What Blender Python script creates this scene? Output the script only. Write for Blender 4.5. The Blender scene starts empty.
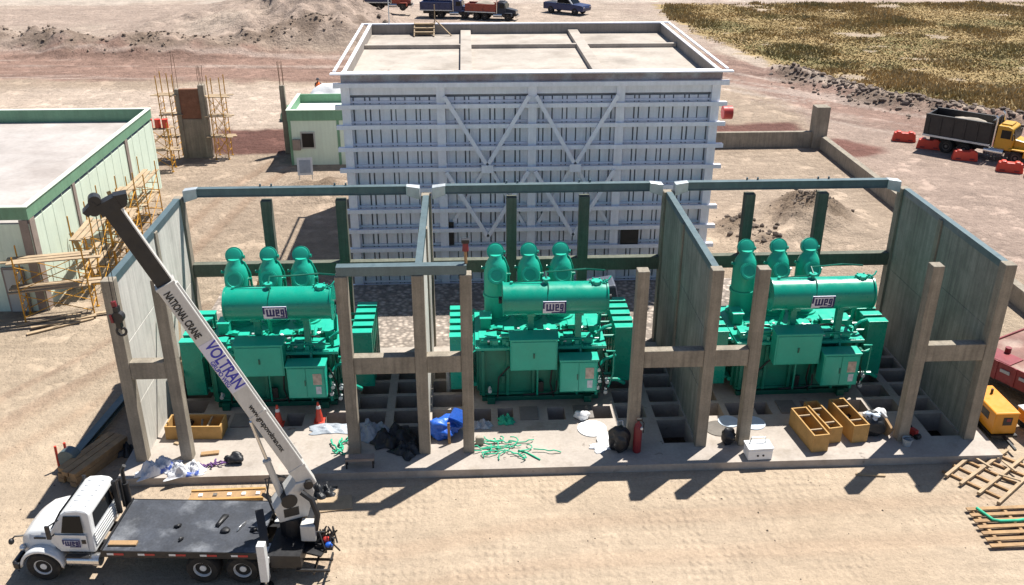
import bpy, bmesh, math, random
import numpy as np
from mathutils import Vector, Matrix, Euler
random.seed(7)
rng = np.random.default_rng(7)
scene = bpy.context.scene
COL = scene.collection
PI = math.pi
G = -0.3                                     # ground level; the concrete pad's top is z = 0

# ------------------------------------------------------------------ helpers
class MB:
    def __init__(s): s.v = []; s.f = []
    def quadbox(s, P):
        o = len(s.v); s.v += [tuple(p) for p in P]
        for f in ((0,3,2,1),(4,5,6,7),(0,1,5,4),(1,2,6,5),(2,3,7,6),(3,0,4,7)): s.f.append(tuple(o+i for i in f))
    def box(s, x0, x1, y0, y1, z0, z1):
        s.quadbox([(x0,y0,z0),(x1,y0,z0),(x1,y1,z0),(x0,y1,z0),(x0,y0,z1),(x1,y0,z1),(x1,y1,z1),(x0,y1,z1)]); return s
    def rbox(s, c, size, rz=0, rx=0, ry=0):
        M = Matrix.Translation(c) @ Euler((rx,ry,rz)).to_matrix().to_4x4()
        a,b,d = size[0]/2,size[1]/2,size[2]/2
        s.quadbox([M @ Vector(p) for p in ((-a,-b,-d),(a,-b,-d),(a,b,-d),(-a,b,-d),(-a,-b,d),(a,-b,d),(a,b,d),(-a,b,d))]); return s
    def bar(s, p0, p1, w, h=None, up=(0,0,1)):
        p0 = Vector(p0); p1 = Vector(p1); h = h or w
        d = (p1-p0).normalized(); u = Vector(up)
        if abs(d.dot(u)) > .98: u = Vector((0,1,0))
        r = d.cross(u).normalized()*(w/2); u = r.cross(d).normalized()*(h/2)
        s.quadbox([p0-r-u,p0+r-u,p1+r-u,p1-r-u,p0-r+u,p0+r+u,p1+r+u,p1-r+u]); return s
    def cyl(s, p0, p1, r0, r1=None, n=16, caps=True):
        p0 = Vector(p0); p1 = Vector(p1); r1 = r0 if r1 is None else r1
        d = (p1-p0).normalized(); u = Vector((0,0,1)) if abs(d.z) < .9 else Vector((1,0,0))
        a = d.cross(u).normalized(); b = d.cross(a)
        o = len(s.v)
        for p,r in ((p0,r0),(p1,r1)):
            for k in range(n):
                t = 2*PI*k/n; s.v.append(tuple(p+a*(r*math.cos(t))+b*(r*math.sin(t))))
        for k in range(n):
            k2 = (k+1)%n; s.f.append((o+k,o+k2,o+n+k2,o+n+k))
        if caps: s.f.append(tuple(o+k for k in range(n-1,-1,-1))); s.f.append(tuple(o+n+k for k in range(n)))
        return s
    def tube(s, pts, r, n=8):
        pts = [Vector(p) for p in pts]; o = len(s.v); N = len(pts); pa = None
        for i,p in enumerate(pts):
            d = (pts[min(i+1,N-1)]-pts[max(i-1,0)]).normalized()
            if pa is None:
                u = Vector((0,0,1)) if abs(d.z) < .9 else Vector((1,0,0)); a = d.cross(u).normalized()
            else: a = (pa - d*pa.dot(d)).normalized()
            pa = a; b = d.cross(a); rr = r[i] if hasattr(r,'__len__') else r
            for k in range(n):
                t = 2*PI*k/n; s.v.append(tuple(p+a*(rr*math.cos(t))+b*(rr*math.sin(t))))
        for i in range(N-1):
            for k in range(n):
                k2 = (k+1)%n; s.f.append((o+i*n+k,o+i*n+k2,o+(i+1)*n+k2,o+(i+1)*n+k))
        s.f.append(tuple(o+k for k in range(n-1,-1,-1))); s.f.append(tuple(o+(N-1)*n+k for k in range(n)))
        return s
    def lathe(s, c, axis, prof, n=20):       # prof: (distance along axis, radius)
        d = Vector(axis).normalized(); c = Vector(c); u = Vector((0,0,1)) if abs(d.z) < .9 else Vector((1,0,0))
        a = d.cross(u).normalized(); b = d.cross(a); o = len(s.v); N = len(prof)
        for h,r in prof:
            for k in range(n):
                t = 2*PI*k/n; s.v.append(tuple(c+d*h+a*(max(r,1e-3)*math.cos(t))+b*(max(r,1e-3)*math.sin(t))))
        for i in range(N-1):
            for k in range(n):
                k2 = (k+1)%n; s.f.append((o+i*n+k,o+i*n+k2,o+(i+1)*n+k2,o+(i+1)*n+k))
        s.f.append(tuple(o+k for k in range(n-1,-1,-1))); s.f.append(tuple(o+(N-1)*n+k for k in range(n)))
        return s
    def prism(s, poly, y0, y1, f=lambda a,b,y:(a,y,b)):   # polygon (x,z) extruded along y
        n = len(poly); o = len(s.v)
        for y in (y0,y1):
            for a,b in poly: s.v.append(tuple(f(a,b,y)))
        for k in range(n):
            k2 = (k+1)%n; s.f.append((o+k,o+k2,o+n+k2,o+n+k))
        s.f.append(tuple(o+k for k in range(n-1,-1,-1))); s.f.append(tuple(o+n+k for k in range(n)))
        return s
    def blob(s, c, r, sub=2, amp=.25, seed=0, squash=1.0, flat=None):
        bm = bmesh.new(); bmesh.ops.create_icosphere(bm, subdivisions=sub, radius=1)
        R = random.Random(seed); ph = [R.uniform(0,6.28) for _ in range(6)]
        rr = r if hasattr(r,'__len__') else (r,r,r*squash); o = len(s.v)
        for v in bm.verts:
            k = 1+amp*(math.sin(3*v.co.x+ph[0])*math.sin(3.4*v.co.y+ph[1])+.6*math.sin(6*v.co.z+ph[2]+2*v.co.x)*math.sin(5*v.co.y+ph[3])+.45*abs(math.sin(8*v.co.x+3*v.co.z+ph[4]))*math.sin(9*v.co.y+4*v.co.z+ph[5])+.3*math.sin(15*v.co.z+7*v.co.x+ph[1])*math.sin(13*v.co.y+ph[0]))
            z = v.co.z*rr[2]*k
            if flat is not None: z = max(z, flat)
            s.v.append((c[0]+v.co.x*rr[0]*k, c[1]+v.co.y*rr[1]*k, c[2]+z))
        for f in bm.faces: s.f.append(tuple(o+v.index for v in f.verts))
        bm.free(); return s
    def build(s, name, m, parent=None, smooth=False, bevel=0, loc=None, rot=None):
        me = bpy.data.meshes.new(name); me.from_pydata(s.v, [], s.f); me.validate()
        bm = bmesh.new(); bm.from_mesh(me); bmesh.ops.recalc_face_normals(bm, faces=bm.faces[:]); bm.to_mesh(me); bm.free()
        o = bpy.data.objects.new(name, me); COL.objects.link(o); me.materials.append(m)
        if parent: o.parent = parent
        if loc is not None: o.location = loc
        if rot is not None: o.rotation_euler = rot
        if bevel:
            b = o.modifiers.new('bevel','BEVEL'); b.width = bevel; b.segments = 2; b.limit_method = 'ANGLE'; b.harden_normals = False
        if smooth:
            for p in me.polygons: p.use_smooth = True
            if smooth != 'all':
                try: me.set_sharp_from_angle(angle=math.radians(35))
                except Exception: pass
        return o
def thing(name, label, cat, loc=(0,0,0), rz=0, group=None):
    o = bpy.data.objects.new(name, None); COL.objects.link(o); o.empty_display_size = .3
    o.location = loc; o.rotation_euler = (0,0,rz); return tag(o, label, cat, group)
def tag(o, label=None, cat=None, group=None, kind=None):
    if label: o['label'] = label
    if cat: o['category'] = cat
    if group: o['group'] = group
    if kind: o['kind'] = kind
    return o
def dup(o, parent=None):
    c = o.copy(); COL.objects.link(c)
    if parent: c.parent = parent
    for ch in [x for x in KIDS.get(o.name, [])] if False else [x for x in list(bpy.data.objects) if x.parent == o]: dup(ch, c)
    return c
KIDS = {}
def dup_thing(o, loc, rz, label):
    c = dup(o); c.location = loc; c.rotation_euler = (0,0,rz); c['label'] = label; return c

# ------------------------------------------------------------------ materials
def mat(name, col, rough=.8, var=.12, vs=1.5, bump=.1, bs=12, metal=0, streak=0, spots=None, col2=None, c2s=.6, c2t=(.45,.65), spec=.5, pores=0):
    m = bpy.data.materials.new(name); m.use_nodes = True; nt = m.node_tree; N = nt.nodes; L = nt.links
    b = N['Principled BSDF']; b.inputs['Roughness'].default_value = rough; b.inputs['Metallic'].default_value = metal
    b.inputs['Specular IOR Level'].default_value = spec
    tc = N.new('ShaderNodeTexCoord'); geo = N.new('ShaderNodeNewGeometry')
    P = tc.outputs['Object']
    rgb = N.new('ShaderNodeRGB'); rgb.outputs[0].default_value = (*col,1); cur = rgb.outputs[0]
    def noise(scale, detail=4, rough_=.6, vec=P):
        n = N.new('ShaderNodeTexNoise'); n.inputs['Scale'].default_value = scale; n.inputs['Detail'].default_value = detail
        n.inputs['Roughness'].default_value = rough_; L.new(vec, n.inputs['Vector']); return n.outputs['Fac']
    def rng_(f, a, b_, c, d):
        r = N.new('ShaderNodeMapRange'); L.new(f, r.inputs[0])
        for i,x in enumerate((a,b_,c,d)): r.inputs[i+1].default_value = x
        return r.outputs[0]
    def mix(fac, a, b_, mode='MIX'):
        x = N.new('ShaderNodeMix'); x.data_type = 'RGBA'; x.blend_type = mode
        if isinstance(fac, (int,float)): x.inputs[0].default_value = fac
        else: L.new(fac, x.inputs[0])
        for i,q in ((6,a),(7,b_)):
            if isinstance(q, tuple): x.inputs[i].default_value = (*q,1)
            else: L.new(q, x.inputs[i])
        return x.outputs[2]
    def gray(f):
        c = N.new('ShaderNodeCombineColor')
        for i in range(3): L.new(f, c.inputs[i])
        return c.outputs[0]
    if col2: cur = mix(rng_(noise(c2s, 5), c2t[0], c2t[1], 0, 1), cur, col2)
    if var:
        cur = mix(1.0, cur, gray(rng_(noise(vs, 6, .65), .25, .75, 1-var*1.6, 1+var*1.2)), 'MULTIPLY')
        cur = mix(1.0, cur, gray(rng_(noise(vs*14, 3), .25, .75, 1-var*.8, 1+var*.6)), 'MULTIPLY')
    if streak:
        mp = N.new('ShaderNodeMapping'); mp.inputs['Scale'].default_value = (5,5,.22); L.new(P, mp.inputs[0])
        cur = mix(1.0, cur, gray(rng_(noise(1.2, 5, .7, mp.outputs[0]), .38, .72, 1.06, 1-streak)), 'MULTIPLY')
    if pores:
        cur = mix(rng_(noise(26, 2, .5), .66, .74, 0, pores), cur, tuple(c*.35 for c in col))
    if spots:
        cur = mix(rng_(noise(spots[1], 4), spots[2], spots[2]+.06, 0, 1), cur, spots[0])
    L.new(cur, b.inputs['Base Color'])
    if bump:
        bp = N.new('ShaderNodeBump'); bp.inputs['Strength'].default_value = bump; bp.inputs['Distance'].default_value = .04
        L.new(noise(bs, 5), bp.inputs['Height']); L.new(bp.outputs[0], b.inputs['Normal'])
    r2 = rng_(noise(vs*3, 3), .3, .7, max(rough-.1,.05), min(rough+.1,1)); L.new(r2, b.inputs['Roughness'])
    return m
M = {}
M['conc']   = mat('weathered_concrete', (.275,.24,.19), .9, .2, 1.1, .25, 14, streak=.34, pores=.4)
M['panel']  = mat('precast_panel', (.56,.54,.49), .9, .08, .8, .12, 9, streak=.26, col2=(.44,.43,.385), c2s=.7, c2t=(.55,.8))
M['slab']   = mat('pad_concrete', (.37,.325,.285), .92, .14, .6, .2, 18, col2=(.28,.24,.20), c2s=.9, c2t=(.55,.75), spots=((.19,.16,.135), 1.7, .66))
M['rear']   = mat('shaded_rear_concrete', (.12,.13,.10), .85, .18, 1.0, .2, 12, streak=.3)  # shade and green bounce light put into the colour, with streaks
M['steel']  = mat('blue_grey_steel', (.10,.145,.16), .5, .12, 1.5, .05, 20, metal=.25, streak=.1)
M['galv']   = mat('galvanised_plate', (.50,.54,.56), .45, .12, 3, .05, 20, metal=.4)
M['greent'] = mat('turquoise_tank_enamel_shaded', (.003,.175,.115), .4, .16, 1.1, .03, 6, col2=(.004,.15,.10), c2s=1.6, c2t=(.48,.7))  # darkened tank copy: shadow under the cabinets put into the colour
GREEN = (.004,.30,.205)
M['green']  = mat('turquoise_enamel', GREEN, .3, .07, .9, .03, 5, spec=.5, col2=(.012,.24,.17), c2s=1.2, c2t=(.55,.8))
M['green2'] = mat('turquoise_enamel_lit_parts', (.016,.40,.285), .38, .07, 1.2, .03, 6)  # lighter copy of the turquoise, with sunlight put into the colour
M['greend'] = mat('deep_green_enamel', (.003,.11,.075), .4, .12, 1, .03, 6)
M['navy']   = mat('navy_print', (.008,.010,.11), .5, .03, 1, 0)
M['pale']   = mat('pale_plate', (.66,.66,.74), .5, .04, 2, 0)
M['white']  = mat('white_truck_paint', (.66,.67,.67), .3, .05, 1.5, .02, 4, spec=.5, col2=(.60,.58,.53), c2s=1.3, c2t=(.6,.85))
M['boom']   = mat('white_boom_paint', (.52,.51,.485), .42, .08, 1.2, .02, 6, streak=.08, col2=(.48,.46,.42), c2s=1.1, c2t=(.58,.8))
M['black']  = mat('black_steel', (.012,.012,.014), .5, .25, 2, .08, 12)
M['rubber'] = mat('tyre_rubber', (.018,.017,.016), .85, .25, 4, .2, 30, col2=(.08,.065,.05), c2s=3, c2t=(.55,.8))
M['glass']  = mat('dark_window_glass', (.006,.008,.010), .12, 0, 1, 0, spec=.25)
M['deck']   = mat('worn_deck_plate', (.042,.048,.062), .6, .35, .9, .1, 14, col2=(.15,.16,.18), c2s=1.1, c2t=(.48,.68), spots=((.015,.016,.02), 2.1, .68))
M['chrome'] = mat('chrome_steel', (.6,.6,.6), .22, .05, 2, 0, metal=.9)
M['wsteel'] = mat('white_structural_paint', (.84,.84,.90), .5, .06, .7, .03, 8, streak=.06)
M['wclad']  = mat('white_cladding', (.82,.82,.88), .6, .06, .9, .03, 8, streak=.08)
M['wback']  = mat('dark_gap_behind_cladding', (.30,.31,.35), .8, .15, 2, 0)
M['band']   = mat('brown_parapet_band', (.36,.29,.28), .9, .22, 1.3, .1, 8, col2=(.46,.46,.48), c2s=.7, c2t=(.45,.6))
M['wroof']  = mat('roof_screed', (.40,.355,.31), .95, .14, .35, .06, 6, col2=(.27,.235,.20), c2s=.45, c2t=(.46,.7), spots=((.22,.18,.15), .9, .67))
M['parap']  = mat('parapet_inside', (.27,.24,.215), .9, .14, .8, .1, 8, streak=.2)
M['roofl']  = mat('pale_roof_membrane', (.41,.375,.355), .95, .12, .3, .05, 5, col2=(.31,.275,.255), c2s=.22, c2t=(.44,.66), spots=((.27,.24,.22), .35, .64))
M['pgreen'] = mat('pale_green_cladding', (.60,.70,.58), .6, .05, .7, .03, 6, streak=.05)
M['bgreen'] = mat('green_parapet_sheet', (.15,.30,.19), .6, .1, .8, .04, 6, streak=.1)
M['brownp'] = mat('grey_brown_pilaster', (.27,.22,.19), .85, .15, 1.5, .1, 10)
M['door']   = mat('grey_door', (.42,.43,.40), .6, .06, 2, 0)
M['yellow'] = mat('yellow_scaffold_paint', (.55,.27,.02), .55, .25, 3, .05, 20, col2=(.30,.16,.06), c2s=3, c2t=(.55,.75))
M['wood']   = mat('sawn_pine', (.36,.225,.11), .85, .18, 2.5, .15, 20, streak=.0, col2=(.26,.16,.085), c2s=1.6, c2t=(.45,.7))
M['woodp']  = mat('pale_planks', (.37,.275,.175), .88, .18, 2.5, .15, 20)
M['crate']  = mat('orange_plywood', (.42,.245,.08), .8, .14, 2, .1, 16)
M['oryel']  = mat('orange_machine_paint', (.62,.245,.012), .4, .1, 1.5, .03, 10)
M['red']    = mat('red_paint', (.42,.035,.03), .5, .12, 2, .03, 10)
M['dred']   = mat('dark_red_paint', (.20,.018,.025), .5, .18, 1.5, .05, 10, col2=(.30,.16,.13), c2s=1, c2t=(.6,.8))
M['orred']  = mat('orange_red_plastic', (.58,.055,.03), .5, .1, 2, .02, 8)
M['orange'] = mat('orange_plastic', (.85,.20,.03), .5, .06, 2, 0)
M['blue']   = mat('blue_tarpaulin', (.015,.11,.55), .4, .2, 3, .5, 7)
M['bluep']  = mat('blue_truck_paint', (.016,.03,.10), .4, .15, 1.5, .03, 8)
M['tarpk']  = mat('black_tarpaulin', (.018,.02,.024), .45, .3, 3, .5, 7)
M['tarpg']  = mat('grey_plastic_sheet', (.34,.38,.43), .45, .15, 2, .5, 6)
M['tarpw']  = mat('white_plastic_sheet', (.74,.75,.76), .5, .06, 2, .4, 6)
M['sack']   = mat('white_blue_sacks', (.68,.69,.72), .6, .1, 2, .4, 7, spots=((.05,.10,.38), 1.9, .56))
M['strap']  = mat('green_strap', (.02,.42,.24), .7, .15, 4, .1, 20)
M['disc']   = mat('pale_blue_disc', (.50,.58,.68), .4, .08, 2, .03, 8)
M['greyd']  = mat('grey_rubber_mat', (.15,.135,.12), .9, .15, 2, .15, 18)
M['dkcov']  = mat('grey_cover_plate', (.20,.18,.165), .85, .15, 2, .1, 12)
M['purple'] = mat('purple_rope', (.14,.06,.20), .8, .3, 6, .3, 20)
M['yeltruck'] = mat('yellow_truck_paint', (.50,.27,.012), .4, .1, 1.2, .03, 8, col2=(.45,.27,.06), c2s=1.2, c2t=(.55,.8))
M['load']   = mat('pale_sand_load', (.36,.315,.26), .95, .1, 1, .4, 5)
M['brick']  = mat('brick_infill', (.22,.10,.06), .9, .2, 3, .2, 10)
M['skin']   = mat('skin', (.35,.19,.12), .6, .05, 3, 0)
M['hiviz']  = mat('orange_vest', (.80,.16,.03), .8, .05, 3, 0)
M['darkcl'] = mat('dark_work_clothes', (.03,.035,.05), .85, .1, 3, 0)
M['rock']   = mat('dark_spoil_rock', (.085,.064,.05), .95, .25, 2.2, .3, 8, col2=(.17,.13,.10), c2s=.8, c2t=(.45,.65))
M['spoil']  = mat('light_spoil', (.20,.155,.12), .95, .25, 2, .3, 8)
M['rock2']  = mat('rubble_stone', (.14,.105,.085), .95, .25, 2.2, .3, 8, col2=(.25,.195,.155), c2s=.8, c2t=(.45,.6))
M['rebar']  = mat('rusty_rebar', (.14,.075,.045), .8, .2, 5, 0)
M['gravel'] = None

def ground_mat():
    m = bpy.data.materials.new('construction_dirt'); m.use_nodes = True; nt = m.node_tree; N = nt.nodes; L = nt.links
    b = N['Principled BSDF']; b.inputs['Roughness'].default_value = .97; b.inputs['Specular IOR Level'].default_value = .15
    at = N.new('ShaderNodeAttribute'); at.attribute_name = 'soil'
    tc = N.new('ShaderNodeTexCoord'); P = tc.outputs['Object']
    def noise(scale, d=6, r=.65, vec=P):
        n = N.new('ShaderNodeTexNoise'); n.inputs['Scale'].default_value = scale; n.inputs['Detail'].default_value = d; n.inputs['Roughness'].default_value = r
        L.new(vec, n.inputs['Vector']); return n.outputs['Fac']
    def mr(f,a,b_,c,d):
        r = N.new('ShaderNodeMapRange'); L.new(f, r.inputs[0])
        for i,x in enumerate((a,b_,c,d)): r.inputs[i+1].default_value = x
        return r.outputs[0]
    def mul(c, f):
        cc = N.new('ShaderNodeCombineColor')
        for i in range(3): L.new(f, cc.inputs[i])
        x = N.new('ShaderNodeMix'); x.data_type = 'RGBA'; x.blend_type = 'MULTIPLY'; x.inputs[0].default_value = 1
        L.new(c, x.inputs[6]); L.new(cc.outputs[0], x.inputs[7]); return x.outputs[2]
    def math_(op, a, b_):
        x = N.new('ShaderNodeMath'); x.operation = op
        for i,q in enumerate((a,b_)):
            if isinstance(q,(int,float)): x.inputs[i].default_value = q
            else: L.new(q, x.inputs[i])
        return x.outputs[0]
    cur = at.outputs['Color']
    sp0 = N.new('ShaderNodeSeparateXYZ'); L.new(P, sp0.inputs[0]); amp = mr(sp0.outputs[1], 0,16,.35,1)
    cur = mul(cur, math_('ADD', 1.0, math_('MULTIPLY', mr(noise(.22,8,.7), .3,.7,-.20,.16), amp)))
    cur = mul(cur, math_('ADD', 1.0, math_('MULTIPLY', mr(noise(2.3,6,.7), .3,.7,-.20,.15), mr(sp0.outputs[1], 0,16,.6,1))))
    cur = mul(cur, mr(noise(13,4), .25,.75,.82,1.12))
    # scattered small stones and clods
    vo = N.new('ShaderNodeTexVoronoi'); vo.inputs['Scale'].default_value = 2.6; L.new(P, vo.inputs['Vector'])
    st = mr(vo.outputs['Distance'], .06,.10,.55,1.0)
    gate = mr(noise(.9,3), .56,.62,0,1)
    cur = mul(cur, math_('MAXIMUM', st, math_('SUBTRACT',1.0,gate)))
    # dried wheel ruts: long thin darker / lighter streaks along the direction of travel
    mp = N.new('ShaderNodeMapping'); mp.inputs['Scale'].default_value = (.10,1.6,1); mp.inputs['Rotation'].default_value = (0,0,math.radians(2)); L.new(P, mp.inputs[0])
    cur = mul(cur, mr(noise(1,5,.6,mp.outputs[0]), .3,.7,.90,1.09))
    L.new(cur, b.inputs['Base Color'])
    # tread prints
    w = N.new('ShaderNodeTexWave'); w.bands_direction = 'X'; w.inputs['Scale'].default_value = 1.1; w.inputs['Distortion'].default_value = 2.5; w.inputs['Detail'].default_value = 2; L.new(P, w.inputs[0])
    w2 = N.new('ShaderNodeTexWave'); w2.bands_direction = 'Y'; w2.inputs['Scale'].default_value = .9; w2.inputs['Distortion'].default_value = 1.5; w2.inputs['Detail'].default_value = 1; L.new(P, w2.inputs[0])
    sep = N.new('ShaderNodeSeparateXYZ'); L.new(P, sep.inputs[0])
    tread = math_('MULTIPLY', math_('MULTIPLY', w.outputs['Fac'], w2.outputs['Fac']), math_('MULTIPLY', mr(noise(.3,3), .46,.62,0,1), mr(sep.outputs[1], -1.0,1.0,1,0)))
    h = math_('ADD', math_('MULTIPLY', noise(6,7,.7), .9), math_('MULTIPLY', tread, .65))
    h = math_('ADD', h, math_('MULTIPLY', noise(1.2,4), 1.0))
    b0 = N.new('ShaderNodeBump'); b0.inputs['Strength'].default_value = .8; b0.inputs['Distance'].default_value = .35
    L.new(math_('MULTIPLY', mr(noise(.55,8,.72), .42,.75,0,1), mr(sep.outputs[1], 0,14,.25,1)), b0.inputs['Height'])
    bp = N.new('ShaderNodeBump'); bp.inputs['Strength'].default_value = .6; bp.inputs['Distance'].default_value = .10
    L.new(h, bp.inputs['Height']); L.new(b0.outputs[0], bp.inputs['Normal']); L.new(bp.outputs[0], b.inputs['Normal'])
    return m

def cobble_mat():
    m = bpy.data.materials.new('cobble_gravel'); m.use_nodes = True; nt = m.node_tree; N = nt.nodes; L = nt.links
    b = N['Principled BSDF']; b.inputs['Roughness'].default_value = .95
    tc = N.new('ShaderNodeTexCoord')
    v = N.new('ShaderNodeTexVoronoi'); v.inputs['Scale'].default_value = 4.2; L.new(tc.outputs['Object'], v.inputs['Vector'])
    r = N.new('ShaderNodeValToRGB'); L.new(v.outputs['Color'], r.inputs[0])
    r.color_ramp.elements[0].color = (.27,.225,.19,1); r.color_ramp.elements[1].color = (.52,.44,.375,1)
    d = N.new('ShaderNodeMapRange'); L.new(v.outputs['Distance'], d.inputs[0])
    for i,x in enumerate((.15,.6,1.1,.5)): d.inputs[i+1].default_value = x
    cc = N.new('ShaderNodeCombineColor')
    for i in range(3): L.new(d.outputs[0], cc.inputs[i])
    x = N.new('ShaderNodeMix'); x.data_type = 'RGBA'; x.blend_type = 'MULTIPLY'; x.inputs[0].default_value = 1
    L.new(r.outputs[0], x.inputs[6]); L.new(cc.outputs[0], x.inputs[7]); L.new(x.outputs[2], b.inputs['Base Color'])
    bp = N.new('ShaderNodeBump'); bp.invert = True; bp.inputs['Strength'].default_value = .8; bp.inputs['Distance'].default_value = .1
    L.new(v.outputs['Distance'], bp.inputs['Height']); L.new(bp.outputs[0], b.inputs['Normal'])
    return m
M['ground'] = ground_mat(); M['gravel'] = cobble_mat()

def grass_mat():
    m = bpy.data.materials.new('dry_field_grass'); m.use_nodes = True; nt = m.node_tree; N = nt.nodes; L = nt.links
    b = N['Principled BSDF']; b.inputs['Roughness'].default_value = .95; b.inputs['Specular IOR Level'].default_value = .1
    tc = N.new('ShaderNodeTexCoord')
    n = N.new('ShaderNodeTexNoise'); n.inputs['Scale'].default_value = .09; n.inputs['Detail'].default_value = 5; L.new(tc.outputs['Object'], n.inputs['Vector'])
    r = N.new('ShaderNodeValToRGB'); L.new(n.outputs['Fac'], r.inputs[0])
    e = r.color_ramp.elements; e[0].position = .34; e[0].color = (.25,.22,.11,1); e[1].position = .66; e[1].color = (.46,.34,.18,1)
    x = e.new(.5); x.color = (.39,.29,.145,1)
    n2 = N.new('ShaderNodeTexNoise'); n2.inputs['Scale'].default_value = 1.3; n2.inputs['Detail'].default_value = 3; L.new(tc.outputs['Object'], n2.inputs['Vector'])
    d = N.new('ShaderNodeMapRange'); L.new(n2.outputs['Fac'], d.inputs[0])
    for i,q in enumerate((.3,.7,.72,1.25)): d.inputs[i+1].default_value = q
    cc = N.new('ShaderNodeCombineColor')
    for i in range(3): L.new(d.outputs[0], cc.inputs[i])
    y = N.new('ShaderNodeMix'); y.data_type = 'RGBA'; y.blend_type = 'MULTIPLY'; y.inputs[0].default_value = 1
    L.new(r.outputs[0], y.inputs[6]); L.new(cc.outputs[0], y.inputs[7]); L.new(y.outputs[2], b.inputs['Base Color'])
    return m
M['grass'] = grass_mat()

# lettering (real text turned into meshes)
def text(s, size, m, parent, mtx, extrude=.004, align='CENTER', bold=0, name='lettering', sx=1.0):
    c = bpy.data.curves.new('text','FONT'); c.body = s; c.size = size; c.extrude = extrude; c.offset = bold
    c.align_x = align; c.align_y = 'CENTER'
    t = bpy.data.objects.new('text', c); COL.objects.link(t)
    dg = bpy.context.evaluated_depsgraph_get(); me = bpy.data.meshes.new_from_object(t.evaluated_get(dg))
    bpy.data.objects.remove(t); bpy.data.curves.remove(c)
    me.transform(mtx @ Matrix.Diagonal((sx,1,1,1))); me.materials.clear(); me.materials.append(m)
    o = bpy.data.objects.new(name, me); COL.objects.link(o); o.parent = parent
    return o
def frame_mtx(o, xd, yd):
    x = Vector(xd).normalized(); y = Vector(yd); y = (y - x*y.dot(x)).normalized(); z = x.cross(y)
    Mx = Matrix((x,y,z)).transposed().to_4x4(); Mx.translation = Vector(o); return Mx

# ------------------------------------------------------------------ ground
def hashf(ix, iy, s):
    h = (ix.astype(np.int64)*374761393 + iy.astype(np.int64)*668265263 + s*1442695041) & 0x7fffffff
    h = ((h ^ (h >> 13))*1274126177) & 0x7fffffff
    return ((h ^ (h >> 16)) & 0xffff)/65535.
def vnoise(x, y, s=0):
    ix = np.floor(x); iy = np.floor(y); fx = x-ix; fy = y-iy
    fx = fx*fx*(3-2*fx); fy = fy*fy*(3-2*fy)
    a = hashf(ix,iy,s); b = hashf(ix+1,iy,s); c = hashf(ix,iy+1,s); d = hashf(ix+1,iy+1,s)
    return (a*(1-fx)+b*fx)*(1-fy)+(c*(1-fx)+d*fx)*fy
def fbm(x, y, s=0, o=5):
    t = 0; a = .5
    for i in range(o): t = t+a*vnoise(x*2**i, y*2**i, s+i*17); a *= .5
    return t
def sm(x, a, b):
    t = np.clip((x-a)/(b-a), 0, 1); return t*t*(3-2*t)
def seg(x, y, p, q):
    dx, dy = q[0]-p[0], q[1]-p[1]; L = dx*dx+dy*dy
    t = np.clip(((x-p[0])*dx+(y-p[1])*dy)/L, 0, 1); return np.hypot(x-p[0]-t*dx, y-p[1]-t*dy)
def poly_d(x, y, pts):
    d = seg(x,y,pts[0],pts[1])
    for a,b in zip(pts[1:],pts[2:]): d = np.minimum(d, seg(x,y,a,b))
    return d
FIELD = [(41,92),(43,77),(46,66),(51,55.5),(59.5,48.5),(75,40),(110,30)]      # road-side edge of the grass field
def field_mask(x, y):                                                        # signed: positive inside the field
    fx = np.interp(y, [20,30,40,48.5,55.5,66,77,92,130], [140,110,75,59.5,51,46,43,41,39])
    return np.minimum(x-fx+(fbm(x/5,y/5,5)-.5)*3, (116+np.clip(x-55,0,60)*.02) - y + (fbm(x/6,y/6,6)-.5)*5)
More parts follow.
